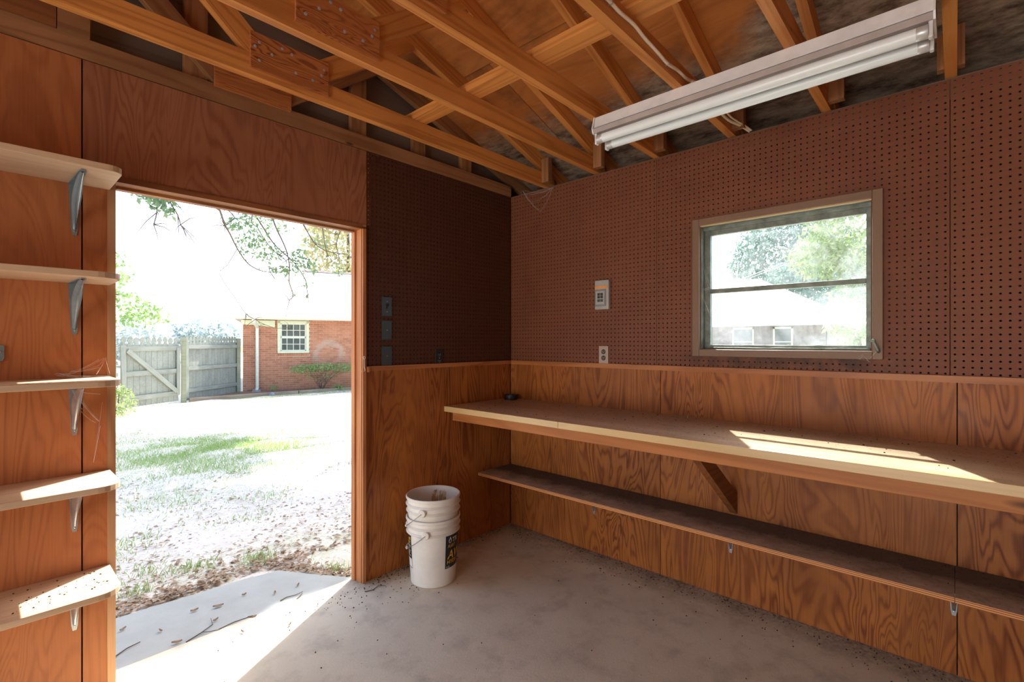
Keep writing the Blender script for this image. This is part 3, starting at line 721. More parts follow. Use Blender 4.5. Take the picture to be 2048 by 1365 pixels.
# cable along the fourth truss
cpts = [(-2.2, -1.612, 2.52), (-1.9, -1.612, 2.50), (-1.6, -1.612, 2.512), (-1.4, -1.613, 2.497), (-1.266, -1.613, 2.497), (-1.21, -1.615, 2.491), (-1.107, -1.613, 2.499), (-1.027, -1.613, 2.488), (-.928, -1.612, 2.484), (-.835, -1.614, 2.474), (-.734, -1.613, 2.488), (-.636, -1.613, 2.490), (-.537, -1.614, 2.512), (-.42, -1.616, 2.505), (-.308, -1.618, 2.482), (-.169, -1.628, 2.468), (-.06, -1.65, 2.47), (.02, -1.67, 2.46)]
cb = empty('electrical_cable', (-1.1, -1.612, 2.49), 'cream electrical cable stapled along the side of a roof truss above the tube light', 'cable')
def smooth_pts(p, n=4):
    out = []
    for i in range(len(p)-1):
        p0, p1, p2, p3 = [Vector(p[max(0, min(len(p)-1, i+k))]) for k in (-1, 0, 1, 2)]
        for k in range(n):
            u = k/n; out.append(.5*((2*p1)+(p2-p0)*u+(2*p0-5*p1+4*p2-p3)*u*u+(3*p1-p0-3*p2+p3)*u**3))
    out.append(Vector(p[-1])); return out
part('wire', MB().tube(smooth_pts(cpts), .0068, 8), 'cable', cb, smooth=60)
part('wire', MB().tube(smooth_pts([(-.308, -1.622, 2.486), (-.25, -1.628, 2.50), (-.17, -1.64, 2.478), (-.05, -1.66, 2.475), (.02, -1.68, 2.462)]), .0045, 8), 'cable', cb, smooth=60)
for k in (4, 9, 12): 
    p = cpts[k]; part('staple', MB().box(p[0]-.0015, p[0]+.0015, p[1]-.008, -1.605, p[2]-.008, p[2]+.008), 'steel', cb)

# ================================================================== plates and outlets
def plate(name, x, z, label, mat, kind, w=.068, h=.114):
    """on the pegboard of the door wall"""
    o = empty(name, (x, -.0005, z), label, 'wall plate' if kind != 'outlet' else 'outlet')
    part('cover_plate', MB().box(x-w/2, x+w/2, -.006, -.0005, z-h/2, z+h/2), mat, o, bevel=.002)
    if kind == 'switch':
        part('toggle', MB().prism([(x-.005, -.006, z-.012), (x+.005, -.006, z-.012), (x+.005, -.006, z+.010), (x-.005, -.006, z+.010)], (0, -.004, 0)).prism([(x-.004, -.008, z-.004), (x+.004, -.008, z-.004), (x+.004, -.018, z+.012), (x-.004, -.018, z+.012)], (0, .002, .008)), 'black', o)
        sc = [z-.03, z+.03]
    elif kind == 'blank': sc = [z]
    else: sc = [z]
    m = MB()
    for s in sc: m.lathe([(0, -.0012), (.003, -.0008), (.0035, 0)], (x, -.0062, s), 8, 'y')
    part('screw', m, 'steel', o)
    if kind == 'outlet':
        for s in (z-.0195, z+.0195):
            f = part('receptacle', MB().lathe([(0, -.0018), (.014, -.0018), (.0155, 0)], (x, -.0062, s), 16, 'y'), 'black', o)
            part('contact_slots', MB().box(x-.0075, x-.005, -.0086, -.0079, s-.002, s+.007).box(x+.005, x+.0075, -.0086, -.0079, s-.002, s+.007).lathe([(0, -.0007), (.0024, -.0007), (.0024, 0)], (x, -.0079, s-.007), 8, 'y'), 'beige_plate', f)
    return o
plate('light_switch', -1.081, 1.566, 'dark plate with a toggle switch, uppermost of three beside the doorway', 'dark_plate', 'switch')
plate('blank_plate', -1.081, 1.428, 'dark blank cover plate, middle of three beside the doorway', 'dark_plate', 'blank')
plate('blank_plate', -1.081, 1.277, 'dark blank cover plate, lowest of three, just above the plywood beside the doorway', 'dark_plate', 'blank')
plate('wall_outlet', -.69, 1.255, 'black outlet low on the dark pegboard between doorway and corner', 'black', 'outlet', .062, .112)
# beige duplex outlet on the window wall
yo, zo = -.805, 1.276
wo_ = empty('wall_outlet', (-.0005, yo, zo), 'beige outlet with two black sockets low on the pegboard left of the window', 'outlet')
part('cover_plate', MB().box(-.006, -.0005, yo-.034, yo+.034, zo-.057, zo+.057), 'beige_plate', wo_, bevel=.002)
for s in (zo-.0195, zo+.0195):
    f = part('receptacle', MB().lathe([(0, -.0018), (.014, -.0018), (.016, 0)], (-.0062, yo, s), 16, 'x'), 'black_socket', wo_)
    part('contact_slots', MB().box(-.0088, -.0079, yo-.0075, yo-.005, s-.002, s+.007).box(-.0088, -.0079, yo+.005, yo+.0075, s-.002, s+.007).lathe([(0, -.0008), (.0024, -.0008), (.0024, 0)], (-.0079, yo, s-.007), 8, 'x'), 'beige_plate', f)
part('screw', MB().lathe([(0, -.0012), (.003, -.0008), (.0035, 0)], (-.0062, yo, zo), 8, 'x'), 'steel', wo_)
# surface box with covered sockets
yb_, zb_ = -.803, 1.658
bx = empty('electrical_box', (-.0005, yb_, zb_), 'grey surface-mounted socket box with an orange reflection strip on the pegboard left of the window', 'electrical box')
part('box_body', MB().box(-.030, -.0005, yb_-.054, yb_+.048, zb_-.093, zb_+.093), 'grey_box', bx, bevel=.004)
part('gasket_frame', MB().box(-.034, -.029, yb_-.036, yb_+.044, zb_-.072, zb_+.034), 'blue_grey', bx, bevel=.003)
part('face_plate', MB().box(-.0375, -.033, yb_-.028, yb_+.036, zb_-.062, zb_+.024), 'grey_box', bx, bevel=.002)
for dy in (-.014, .008):
    for dz in (-.036, -.014, .004):
        part('socket_button', MB().box(-.041, -.037, yb_+dy-.0085+.005, yb_+dy+.0085+.005, zb_+dz-.009, zb_+dz+.007), 'black_socket' if dz > -.03 else 'dark_plate', bx, bevel=.001)
part('reflection_strip', MB().box(-.0325, -.0298, yb_-.048, yb_+.045, zb_+.040, zb_+.058), 'reflection_strip', bx, label='orange reflection strip')  # reflection in the box cover, built as a strip of orange colour
m = MB()
for s in (zb_-.083, zb_+.08): m.lathe([(0, -.0018), (.004, -.001), (.0045, 0)], (-.030, yb_, s), 8, 'x')
part('screw', m, 'steel', bx)
# hook and eye latch on the door frame
hk = empty('hook_latch', (DX1+.006, -.012, 1.25), 'small pale wire hook latch hanging on the right door jamb', 'latch')
hx = DX1+.008
part('hook', MB().tube([(hx, -.016, 1.262+.0), (hx, -.016, 1.235), (hx, -.016, 1.216), (hx+.004, -.017, 1.206), (hx+.004, -.017, 1.198), (hx-.004, -.018, 1.194), (hx-.017, -.018, 1.195)], .0016, 6), 'label_white', hk, smooth=60)
part('eye', MB().tube([(hx+.006*math.sin(a), -.016, 1.270+.008*math.cos(a)) for a in [k*math.pi/5 for k in range(11)]], .0017, 6).tube([(hx, -.016, 1.262), (hx, .004, 1.262)], .0018, 6), 'label_white', hk, smooth=60)
part('catch_block', MB().box(DX1+.029, DX1+.041, -.022, -.013, 1.188, 1.216), 'cap_rail', hk)
lt = empty('latch_strap', (-2.665, 0, 1.33), 'dark metal strap latch on the plywood at the left edge, between two shelves', 'latch')
part('strap', MB().prism([(-2.72, -.001, 1.348), (-2.632, -.001, 1.348), (-2.632, -.001, 1.305), (-2.637, -.001, 1.292), (-2.66, -.001, 1.288), (-2.72, -.001, 1.288)], (0, -.007, 0)), 'steel_blue', lt, bevel=.002)
part('bolt', MB().lathe([(0, -.004), (.005, -.003), (.006, 0)], (-2.645, -.008, 1.325), 10, 'y'), 'steel', lt)

# ================================================================== two nested pails
PX, PY = -.93, -.245
tc = Vector((-.62, -.785, 0)).normalized(); left = Vector((tc.y, -tc.x, 0))
def pail(z0, base_r, label, ear_sh):
    o = empty('plastic_pail', (PX, PY, z0), label, 'bucket', 'nested white pails')
    H = .372; R0, R1 = .127, .1475
    r = lambda z: R0 + (R1-R0)*z/H
    prof = [(0, .004), (R0-.012, .004), (R0-.006, .0), (R0, .004)]
    prof += [(r(.05), .05), (r(.12), .12), (r(.2), .2), (r(.278), .278)]
    for zc in (.290, .326):
        prof += [(r(zc-.008)+.001, zc-.008), (r(zc)+.008, zc-.004), (r(zc)+.0105, zc), (r(zc)+.008, zc+.004), (r(zc)+.001, zc+.009)]
    prof += [(r(.352), .352), (r(.356)+.006, .356), (r(.36)+.008, .362), (r(.366)+.007, .368), (R1+.003, .372), (R1-.002, .370)]
    prof += [(r(.33)-.003, .33), (r(.2)-.003, .2), (R0-.003, .012), (0, .012)]
    body = part('pail_body', MB().lathe(prof, (PX, PY, z0), 64), 'pail', o, smooth=35)
    be = ear_sh; e = (tc*math.cos(be) + left*math.sin(be)); d0 = (left*math.cos(be) - tc*math.sin(be))
    ze = z0 + .303
    for sg in (1, -1):
        c = Vector((PX, PY, ze)) + e*sg*(r(.303)+.004)
        mb = MB(); ed = e*sg; sd_ = ed.cross(Vector((0, 0, 1)))
        n = 14; V = []; F = []
        for rad, h in ((.023, -.004), (.022, .010), (.019, .0145), (.006, .0155), (.0, .0155)):
            for k in range(n):
                an = 2*math.pi*k/n; V.append(c + ed*h + (sd_*math.cos(an) + Vector((0, 0, 1))*math.sin(an))*rad)
        for q in range(4):
            for k in range(n): F.append((q*n+k, q*n+(k+1) % n, (q+1)*n+(k+1) % n, (q+1)*n+k))
        mb.add(V, F); part('ear', mb, 'pail', o, smooth=40)
    al_ = math.radians(38); d = d0*math.cos(al_) - Vector((0, 0, 1))*math.sin(al_)
    pts = []; ro = r(.303)+.021
    for k in range(25):
        an = math.pi*k/24
        pts.append(Vector((PX, PY, ze)) + e*ro*math.cos(an) + d*(.185*math.sin(an)**.85))
    hd = part('bail_handle', MB().tube(pts, .0021, 6), 'wire', o, smooth=60)
    part('grip', MB().tube(pts[8:17], .0075, 10), 'pail', hd, smooth=60)
    return o, r
p1, rr_ = pail(0.0, .127, 'lower white pail with black and yellow labels standing on the floor by the doorway', .27)
p2, _ = pail(.118, .127, 'upper white pail without label, nested inside the labelled pail by the doorway', .40)
# dry residue on the inside of the upper pail
def wrap(az, z, off, z0=0.0, inner=False):
    rad = rr_(z) + off
    d = tc*math.cos(az) - left*math.sin(az)          # az > 0 goes to the right as seen from the camera
    return Vector((PX, PY, z0+z)) + d*rad
def wrapped(name, cells, off, mat, parent, z0=0.0):
    mb = MB()
    for (a0, a1, za, zb) in cells:
        n = max(2, int(abs(a1-a0)/.06)); 
        vs = [wrap(a0+(a1-a0)*k/n, z, off, z0) for z in (za, zb) for k in range(n+1)]
        mb.add(vs, [(k, k+1, n+1+k+1, n+1+k) for k in range(n)])
    return part(name, mb, mat, parent, smooth=60)
rr2 = random.Random(5); cells = []
for k in range(46):
    a = math.pi-.28 + rr2.uniform(-.30, .30); zt = .352 - rr2.uniform(0, .05); cells.append((a, a+rr2.uniform(.012, .05), zt-rr2.uniform(.02, .10), zt))
wrapped('dry_residue', cells, -.0045, 'pail_dirty', p2, .118)
lab1 = wrapped('label', [(.50, 2.2, .098, .285)], .0009, 'label_black', p1)
lab2 = wrapped('label', [(-2.6, -1.04, .148, .278)], .0009, 'label_black', p1)
wrapped('label_panel', [(-2.6, -1.05, .098, .147)], .0009, 'label_white', p1)
wrapped('label_border', [(-2.6, -1.035, .095, .0985), (-1.045, -1.03, .095, .15)], .0011, 'label_black', p1)
def text_on(parent, txt, az0, z, size, mat, align='LEFT', bold=.02, shear=.18, zk=1.0):
    cu = bpy.data.curves.new('lettering', 'FONT'); cu.body = txt; cu.size = size; cu.offset = bold*size; cu.shear = shear
    cu.align_x = align; cu.resolution_u = 3
    ob = bpy.data.objects.new('lettering', cu); me = bpy.data.meshes.new_from_object(ob)
    org = wloc(parent)
    for vt in me.vertices:
        x, y = vt.co.x, vt.co.y*zk
        vt.co = wrap(az0 + x/.138, z+y, .0016) - org
    bpy.data.objects.remove(ob); me.materials.clear(); me.materials.append(M[mat]); me.name = 'lettering'
    o = bpy.data.objects.new('lettering', me); C.objects.link(o); o.parent = parent
    return o
text_on(lab1, 'TR', .84, .238, .038, 'label_white', bold=.012, shear=0)
text_on(lab1, 'FLEET', .60, .214, .022, 'label_yellow', bold=.006)
text_on(lab1, 'AW', .60, .150, .066, 'label_yellow', bold=.012)
text_on(lab1, 'HYDR', .57, .122, .030, 'label_yellow', bold=.008)
text_on(lab1, '5 U.S.', .54, .103, .011, 'label_white')
text_on(lab2, '46', -1.10, .252, .024, 'label_yellow', 'RIGHT', .03)
text_on(lab2, 'ULIC', -1.10, .232, .019, 'label_yellow', 'RIGHT', .03)
mb = MB(); V = []
for k in range(16):
    an = 2*math.pi*k/16; V.append((.011*math.sin(an)*(1-.0), -.012*math.cos(an)))
outl = [(x, y if y < .004 else .004+(y-.004)*2.6) for x, y in V]
outl = [(x*(1 if y < .006 else max(.12, 1-(y-.006)/.026)), y) for x, y in outl]
inn = [(x*.58, y*.6-.002) for x, y in outl]
vs = [wrap(.72+x/.138, .250+y, .0016) for x, y in outl+inn]
mb.add(vs, [(k, (k+1) % 16, 16+(k+1) % 16, 16+k) for k in range(16)]); part('drop_emblem', mb, 'label_white', lab1)
wrapped('text_lines', [(-1.45-.1*(k % 2), -1.12-.05*(k % 3), .218-.0095*k, .2215-.0095*k) for k in range(7)], .0014, 'label_white', lab2)

# ================================================================== dirt, crumbs and cobwebs indoors
def scatter_boxes(name, pts, lo, hi, mat, flat=.5, kind='stuff'):
    n = len(pts); P = np.array(pts, float); s = RNG.uniform(lo, hi, n); an = RNG.uniform(0, math.pi, n); asp = RNG.uniform(.3, 1, n)
    V = np.zeros((n, 8, 3)); k = 0
    ux = np.stack([np.cos(an), np.sin(an)], 1); uy = np.stack([-np.sin(an), np.cos(an)], 1)
    for dz in (0, 1):
        for a, b in ((-1, -1), (1, -1), (1, 1), (-1, 1)):
            V[:, k, :2] = P[:, :2] + ux*(a*s/2)[:, None]*(1-.3*dz) + uy*(b*s*asp/2)[:, None]*(1-.3*dz); V[:, k, 2] = P[:, 2] + dz*s*flat; k += 1
    f = np.array([(0,3,2,1),(4,5,6,7),(0,1,5,4),(1,2,6,5),(2,3,7,6),(3,0,4,7)])
    F = (np.arange(n)[:, None, None]*8 + f[None]).reshape(-1, 4)
    o = np_mesh(name, V.reshape(-1, 3), F, mat); return tag(o, kind=kind)
pts = []
for k in range(520):
    x = -abs(RNG.normal(0, .11))-.02; pts.append((x, RNG.uniform(-3.2, -.05), 0.0))
for k in range(110): pts.append((RNG.uniform(-2.6, -.2), RNG.uniform(-2.6, -.05), 0.0))
for k in range(160): pts.append((RNG.normal(-1.2, .18), -abs(RNG.normal(.08, .12)), 0.0))
for k in range(120): pts.append((RNG.uniform(-1.2, -.1), -.01-abs(RNG.normal(0, .03)), 0.0))
o = scatter_boxes('floor_dirt', pts, .002, .007, 'crumb'); tag(o, 'dark dirt crumbs strewn over the concrete floor and along the wall bases', 'dirt')
pts = [(-abs(RNG.normal(.05, .09))-.01, RNG.uniform(-3.2, -.05), .446) for k in range(700) if True]
pts = [p for p in pts if p[0] > -.33]
o = scatter_boxes('shelf_dirt', pts, .002, .006, 'crumb'); tag(o, 'dark dust and crumbs lying on the low plywood shelf', 'dirt')
pts = [(RNG.uniform(-.6, -.02), RNG.uniform(-2.9, -.1), BZ) for k in range(90)]
o = scatter_boxes('bench_dirt', pts, .002, .007, 'crumb'); tag(o, 'dark specks of dirt scattered on the workbench top', 'dirt')
pts = [(RNG.uniform(-2.62, -2.37), RNG.uniform(-.24, -.03), SH[4][0]) for k in range(60)]
o = scatter_boxes('shelf_specks', pts, .002, .006, 'crumb'); tag(o, 'dark specks scattered on the lowest sunlit shelf', 'dirt')
def cobweb(label, anchors, n, seed, sag=.02, r=.0003):
    rr = random.Random(seed); a = [Vector(p) for p in anchors]; mb = MB()
    for k in range(n):
        p, q = rr.sample(a, 2); j = lambda s: Vector((rr.uniform(-s, s), rr.uniform(-s, s), rr.uniform(-s, s)))
        p = p.lerp(q, rr.uniform(0, .15)) + j(.006); q = q + j(.006); sg = rr.uniform(.2, 1)*sag
        mb.tube([p, p.lerp(q, .33)-Vector((0, 0, sg*.8)), p.lerp(q, .66)-Vector((0, 0, sg*.8)), q], r*rr.uniform(.6, 1.3), 4)
    o = part('cobweb', mb, 'web'); tag(o, label, 'cobweb', kind='stuff')
cobweb('cobweb hanging from the roof timbers in the corner above the pegboard', [(-.05, -.30, 2.45), (-.03, -.12, 2.44), (-.10, -.20, 2.43), (-.02, -.30, 2.28), (-.03, -.42, 2.42), (-.02, -.22, 2.36)], 16, 1, .03)
cobweb('cobweb strung over the third shelf beside the door jamb', [(-2.46, -.012, 1.245), (-2.38, -.012, 1.262), (-2.40, -.06, 1.227), (-2.36, -.11, 1.227), (-2.44, -.04, 1.229), (-2.36, -.012, 1.30), (-2.50, -.02, 1.24)], 24, 2, .008)
cobweb('cobweb below the third shelf beside the door jamb', [(-2.43, -.012, 1.10), (-2.37, -.012, 1.16), (-2.39, -.012, .90), (-2.38, -.02, 1.05), (-2.45, -.012, 1.18)], 8, 3, .01)
cobweb('cobweb at the crank handle in the lower right window corner', [(-.037, WY0-.02, 1.325), (-.022, WY0+.05, 1.285), (-.022, WY0+.01, 1.27), (-.022, WY0+.03, 1.30)], 8, 4, .004)
cobweb('cobweb on the left side of the window frame', [(.02, WY1-.006, 1.65), (.05, WY1-.035, 1.66), (.05, WY1-.035, 1.50), (.02, WY1-.006, 1.80), (.05, WY1-.10, 1.655), (-.005, WY1+.01, 1.66)], 12, 5, .012)
cobweb('cobweb along the bottom rail of the window', [(.05, -1.55, 1.345), (.03, -1.62, 1.325), (.05, -1.86, 1.35), (.03, -2.0, 1.325), (.05, -2.10, 1.345), (.02, -1.75, 1.322)], 12, 6, .006)

# ================================================================== outside: ground, pad, grass, litter
gx = np.concatenate([np.linspace(-40, -4, 10), np.linspace(-3.5, 8, 60), np.linspace(9, 60, 14)]); gy = np.concatenate([np.linspace(-40, -1, 8), np.linspace(-.5, 15, 80), np.linspace(17, 80, 12)])
GXm, GYm = np.meshgrid(gx, gy); GZm = np.vectorize(gz)(GYm)
inner = (GYm > .9) & (GYm < 15) & (GXm > -3.5) & (GXm < 8)
GZm = GZm + np.where(inner, .012*(np.sin(GXm*5.1+GYm*2.3)+np.sin(GYm*6.7-GXm*3.1)), 0) - np.where((GYm < .4) & (GXm < .3), .03, 0)
nxg, nyg = len(gx), len(gy)
idx = np.arange(nxg*nyg).reshape(nyg, nxg)
Q = np.stack([idx[:-1, :-1], idx[:-1, 1:], idx[1:, 1:], idx[1:, :-1]], -1).reshape(-1, 4)
g = np_mesh('ground', np.stack([GXm, GYm, GZm], -1).reshape(-1, 3), Q, 'ground', smooth=True); tag(g, kind='structure')
pad = part('concrete_pad', MB().prism([(-2.75, .095, -.10), (-1.20, .095, -.10), (-1.245, .14, -.10), (-1.38, .35, -.10), (-1.478, .52, -.10), (-1.66, .565, -.10), (-2.04, .59, -.10), (-2.75, .64, -.10)], (0, 0, .094)), 'pad', bevel=.008); tag(pad, kind='structure')

def blades(name, pts, h0, h1, wd, mat, lean=.5):
    n = len(pts); P = np.array(pts, float); an = RNG.uniform(0, 2*math.pi, n); h = RNG.uniform(h0, h1, n); l = RNG.uniform(.1, lean, n)*h
    d = np.stack([np.cos(an), np.sin(an)], 1); s = np.stack([-np.sin(an), np.cos(an)], 1)*wd
    V = np.zeros((n, 4, 3)); V[:, 0, :2] = P[:, :2]-s; V[:, 1, :2] = P[:, :2]+s
    V[:, 2, :2] = P[:, :2]+d*l[:, None]*.5+s*.6; V[:, 3, :2] = P[:, :2]+d*l[:, None]
    V[:, 0, 2] = P[:, 2]; V[:, 1, 2] = P[:, 2]; V[:, 2, 2] = P[:, 2]+h*.6; V[:, 3, 2] = P[:, 2]+h
    F = np.arange(n*4).reshape(n, 4)
    return np_mesh(name, V.reshape(-1, 3), F, mat)
def clumps(cl):
    pts = []
    for (x, y, sx, sy, n) in cl:
        for k in range(n):
            px, py = RNG.normal(x, sx), RNG.normal(y, sy)
            if py < .62 and px < -1.3: continue
            if py < .15: continue
            pts.append((px, py, gz(py)-.004))
    return pts
cl = [(-1.0, 4.6, .5, .6, 3600), (-.3, 5.6, .7, .6, 6500), (.1, 4.5, .35, .4, 2600), (-.6, 5.0, .5, .4, 3000), (-.8, 3.6, .4, .3, 1500), (.2, 3.4, .3, .35, 900), (-1.4, 6.2, .5, .9, 1800), (.4, 5.0, .5, .6, 1600),
      (-2.0, 1.1, .10, .10, 130), (-1.8, .95, .06, .05, 110), (-1.5, .80, .05, .06, 170), (-1.37, .50, .05, .04, 110), (-1.24, .3, .04, .05, 80), (-2.15, 1.5, .08, .1, 90), (-1.95, 1.8, .10, .12, 110), (-1.3, 1.6, .12, .1, 120), (-2.1, .85, .06, .05, 120),
      (-.9, 2.2, .15, .2, 200), (-1.6, 2.6, .2, .3, 300), (0.4, 8.5, .8, 1.2, 1600), (-.6, 9.5, .6, 1.2, 1500), (-.8, 11.2, .6, .6, 1400), (.4, 12.0, .6, .5, 1000), (4.5, 12.6, 1.6, .35, 3200), (2.8, 12.4, .8, .3, 900), (-1.5, 8.0, .6, 1, 900)]
g = blades('lawn_grass', clumps(cl), .012, .05, .003, 'grass', 1.1); tag(g, 'thin patchy green grass growing in the sandy yard outside the doorway', 'grass', kind='stuff')

def leaves(P, size, mat, name, parent=None, flat=False, asp=.5, hang=0.0):
    P = np.asarray(P, float); n = len(P)
    L = RNG.uniform(size*.6, size*1.3, n)
    if flat:
        an = RNG.uniform(0, 2*math.pi, n); a = np.stack([np.cos(an), np.sin(an), RNG.uniform(-.25, .25, n)], 1); nr = np.stack([RNG.normal(0, .3, n), RNG.normal(0, .3, n), np.ones(n)], 1)
    else:
        a = RNG.normal(0, 1, (n, 3)); a[:, 2] -= hang; nr = RNG.normal(0, 1, (n, 3)); nr[:, 2] += .6
    a /= np.linalg.norm(a, axis=1)[:, None]
    b = np.cross(nr, a); b /= np.linalg.norm(b, axis=1)[:, None]; c = np.cross(a, b)
    V = np.zeros((n, 4, 3)); V[:, 0] = P; V[:, 2] = P+a*L[:, None]
    V[:, 1] = P+a*(L*.5)[:, None]+b*(L*asp*.5)[:, None]+c*(L*.08)[:, None]; V[:, 3] = P+a*(L*.5)[:, None]-b*(L*asp*.5)[:, None]+c*(L*.08)[:, None]
    return np_mesh(name, V.reshape(-1, 3), np.arange(n*4).reshape(n, 4), mat, parent)
pts = []
for k in range(4200):
    u = RNG.uniform(); y = .62 + 9*u**2.2; x = RNG.uniform(-2.6-.0, -.4+.25*y) if True else 0
    if y > .62+.06*math.sin(x*7): pts.append((x, y, gz(y)+RNG.uniform(.002, .012)))
for k in range(560):
    x = RNG.uniform(-2.5, -1.3); e = .63 if x < -1.5 else .55
    pts.append((x, e+abs(RNG.normal(0, .10)), RNG.uniform(-.015, .004)))
for k in range(260):
    q = RNG.uniform(); pts.append((-1.46+q*.24+abs(RNG.normal(0, .05)), .52-q*.42+abs(RNG.normal(.02, .05)), -.012))
for k in range(900):
    x = RNG.uniform(3.2, 8); pts.append((x, RNG.uniform(13.4, 14.7), gz(13)+.08))
o = leaves(pts, .034, 'dry_leaf', 'leaf_litter', flat=True); tag(o, 'dry brown leaf litter strewn over the sandy yard and along the concrete pad', 'leaf litter', kind='stuff')
# single leaves and twigs on the concrete
def bent_leaf(x, y, z, an, L):
    d = Vector((math.cos(an), math.sin(an), 0)); s = Vector((-d.y, d.x, 0)); mb = MB(); V = []
    for k, wv in enumerate((.04, .3, .42, .3, .03)):
        u = k/4; c = Vector((x, y, z+.002+.012*abs(u-.45)**1.2)) + d*L*u
        V += [c - s*L*wv*.5 + Vector((0, 0, .007)), c, c + s*L*wv*.5 + Vector((0, 0, .006))]
    F = [(k*3+q, k*3+q+1, k*3+q+4, k*3+q+3) for k in range(4) for q in range(2)]
    return mb.add(V, F)
rr = random.Random(11)
LLs = ['dry leaf on the concrete pad beside the forked twig, nearest the shelves', 'dry leaf touching the end of the forked twig on the pad', 'dry leaf beside the dark crooked twig in the doorway',
       'largest curled dry leaf in the middle of the concrete pad', 'dry leaf just behind the largest curled leaf on the pad', 'dry leaf at the outer left edge of the concrete pad',
       'dry leaf on the pad left of the bent twig', 'dry leaf on the pad close to the outer edge, midway across', 'dry leaf at the right tip of the pad beyond the bent twig',
       'small dry leaf on the pad between the straight twig and the forked twig', 'tiny dry leaf on the floor inside the doorway, right of the others', 'tiny dry leaf in the sun patch just inside the threshold']
for (x, y, L) in [(-2.07, .13, .05), (-1.90, .21, .035), (-1.80, .11, .05), (-1.84, .33, .06), (-1.94, .38, .045), (-2.22, .45, .04), (-1.62, .24, .04), (-1.72, .36, .03), (-1.48, .26, .04), (-2.12, .31, .035), (-1.70, -.12, .03), (-1.86, -.02, .028)]:
    LL = LLs.pop(0); L *= .8
    o = part('fallen_leaf', bent_leaf(x, y, (-.006 if y > .1 else 0), rr.uniform(0, 6.28), L), 'dry_leaf'); tag(o, LL, 'leaf', 'dry leaves on the concrete')
tw = [([(-1.625, .155), (-1.59, .165), (-1.545, .15), (-1.505, .156)], 'thin bent twig on the concrete pad nearest the right door jamb'),
      ([(-1.562, .10), (-1.535, .125), (-1.516, .14)], 'short thin twig lying beside the bent twig near the right jamb'),
      ([(-2.06, .11), (-1.99, .14), (-1.936, .172), (-1.925, .235)], 'forked twig lying in the middle of the concrete pad'),
      ([(-2.30, .215), (-2.25, .25), (-2.20, .262)], 'long straight twig on the pad by the left side of the doorway'),
      ([(-1.93, .10), (-1.86, .12), (-1.78, .10)], 'dark crooked twig at the edge of the sun patch in the doorway'),
      ([(-1.28, -.10), (-1.24, -.115), (-1.20, -.10), (-1.17, -.13)], 'dark curled twig on the floor just inside the right jamb')]
for p, l in tw:
    z = [(-.002 if y > .1 else .003) for x, y in p]
    mb = MB().tube([(x, y, zz+.001*i) for i, ((x, y), zz) in enumerate(zip(p, z))], [.0026, .0024, .002, .0013][:len(p)], 5)
    if 'forked' in l: mb.tube([(-1.99, .14, 0), (-1.965, .11, .004), (-1.93, .10, .001)], .0016, 5)
    o = part('twig', mb, 'twig'); tag(o, l, 'twig')
bl = part('fallen_leaf', bent_leaf(-.11, -1.40, BZ, .6, .05), 'dry_leaf'); tag(bl, 'curled dry leaf lying at the back of the workbench near the window', 'leaf')

# ================================================================== outside: gate and fence
FZ = -.315
def picket(parent, c, dirv, nrm, z0, z1, wd=.14, th=.018):
    """gothic topped picket centred at c (x, y)"""
    d = Vector((*dirv, 0)); c = Vector((*c, 0)); h = wd/2
    o = [(-h, z0), (h, z0), (h, z1-.20), (h*.5, z1-.175), (h*.42, z1-.155), (h*.55, z1-.135), (h*.85, z1-.115), (h*.78, z1-.07), (h*.4, z1-.025), (0, z1), (-h*.4, z1-.025), (-h*.78, z1-.07), (-h*.85, z1-.115), (-h*.55, z1-.135), (-h*.42, z1-.155), (-h*.5, z1-.175), (-h, z1-.20)]
    return part('picket', MB().prism([c + d*a + Vector((0, 0, z)) for a, z in o], Vector((*nrm, 0))*th), 'fence', parent)
def run(A, B): 
    A, B = Vector(A), Vector(B); d = (B-A); L = d.length; d.normalize(); n = Vector((d.y, -d.x))   # n points towards the shed
    return A, B, d, n, L
A, B, d, n, L = run((-.40, 12.42), (1.00, 13.33))
gate = empty('picket_gate', (*A, FZ), 'weathered grey picket gate with a diagonal brace at the left of the yard', 'gate')
k = 10
for i in range(k):
    c = A + d*(L*(i+.5)/k); picket(gate, c, d, n*-1, FZ+.05, FZ+1.80+.01*math.sin(i*2.1), L/k-.008)
V3 = lambda p, z, off=.03: (p.x+n.x*off, p.y+n.y*off, z)
for z in (FZ+.27, FZ+.88, FZ+1.50):
    board('rail', V3(A, z), V3(B, z), (0, 0, 1), .12, .036, 'fence', gate)
board('stile', V3(A+d*.06, FZ+.25, .05), V3(A+d*.01, FZ+1.58, .05), (d.x, d.y, 0), .12, .03, 'fence', gate)
board('stile', V3(B-d*.06, FZ+.25, .05), V3(B-d*.06, FZ+1.52, .05), (d.x, d.y, 0), .11, .03, 'fence', gate)
board('diagonal_brace', V3(A+d*.12, FZ+1.46, .067), V3(B-d*.12, FZ+.32, .067), (0, 0, 1), .11, .032, 'fence', gate)
A0 = A - d*2.6
f0 = empty('picket_fence', (*A0, FZ), 'grey picket fence running on to the left of the gate', 'fence')
for i in range(16):
    c = A0 + d*(2.5*(i+.5)/16); picket(f0, c, d, n*-1, FZ+.03, FZ+1.80, .148)
for z in (FZ+.27, FZ+.88, FZ+1.50): board('rail', V3(A0, z), V3(A0+d*2.5, z), (0, 0, 1), .10, .036, 'fence', f0)
A, B, d, n, L = run((1.13, 13.40), (2.98, 14.90))
pf = empty('picket_fence', (*A, FZ), 'weathered grey picket fence panel between the gate and the brick house', 'fence')
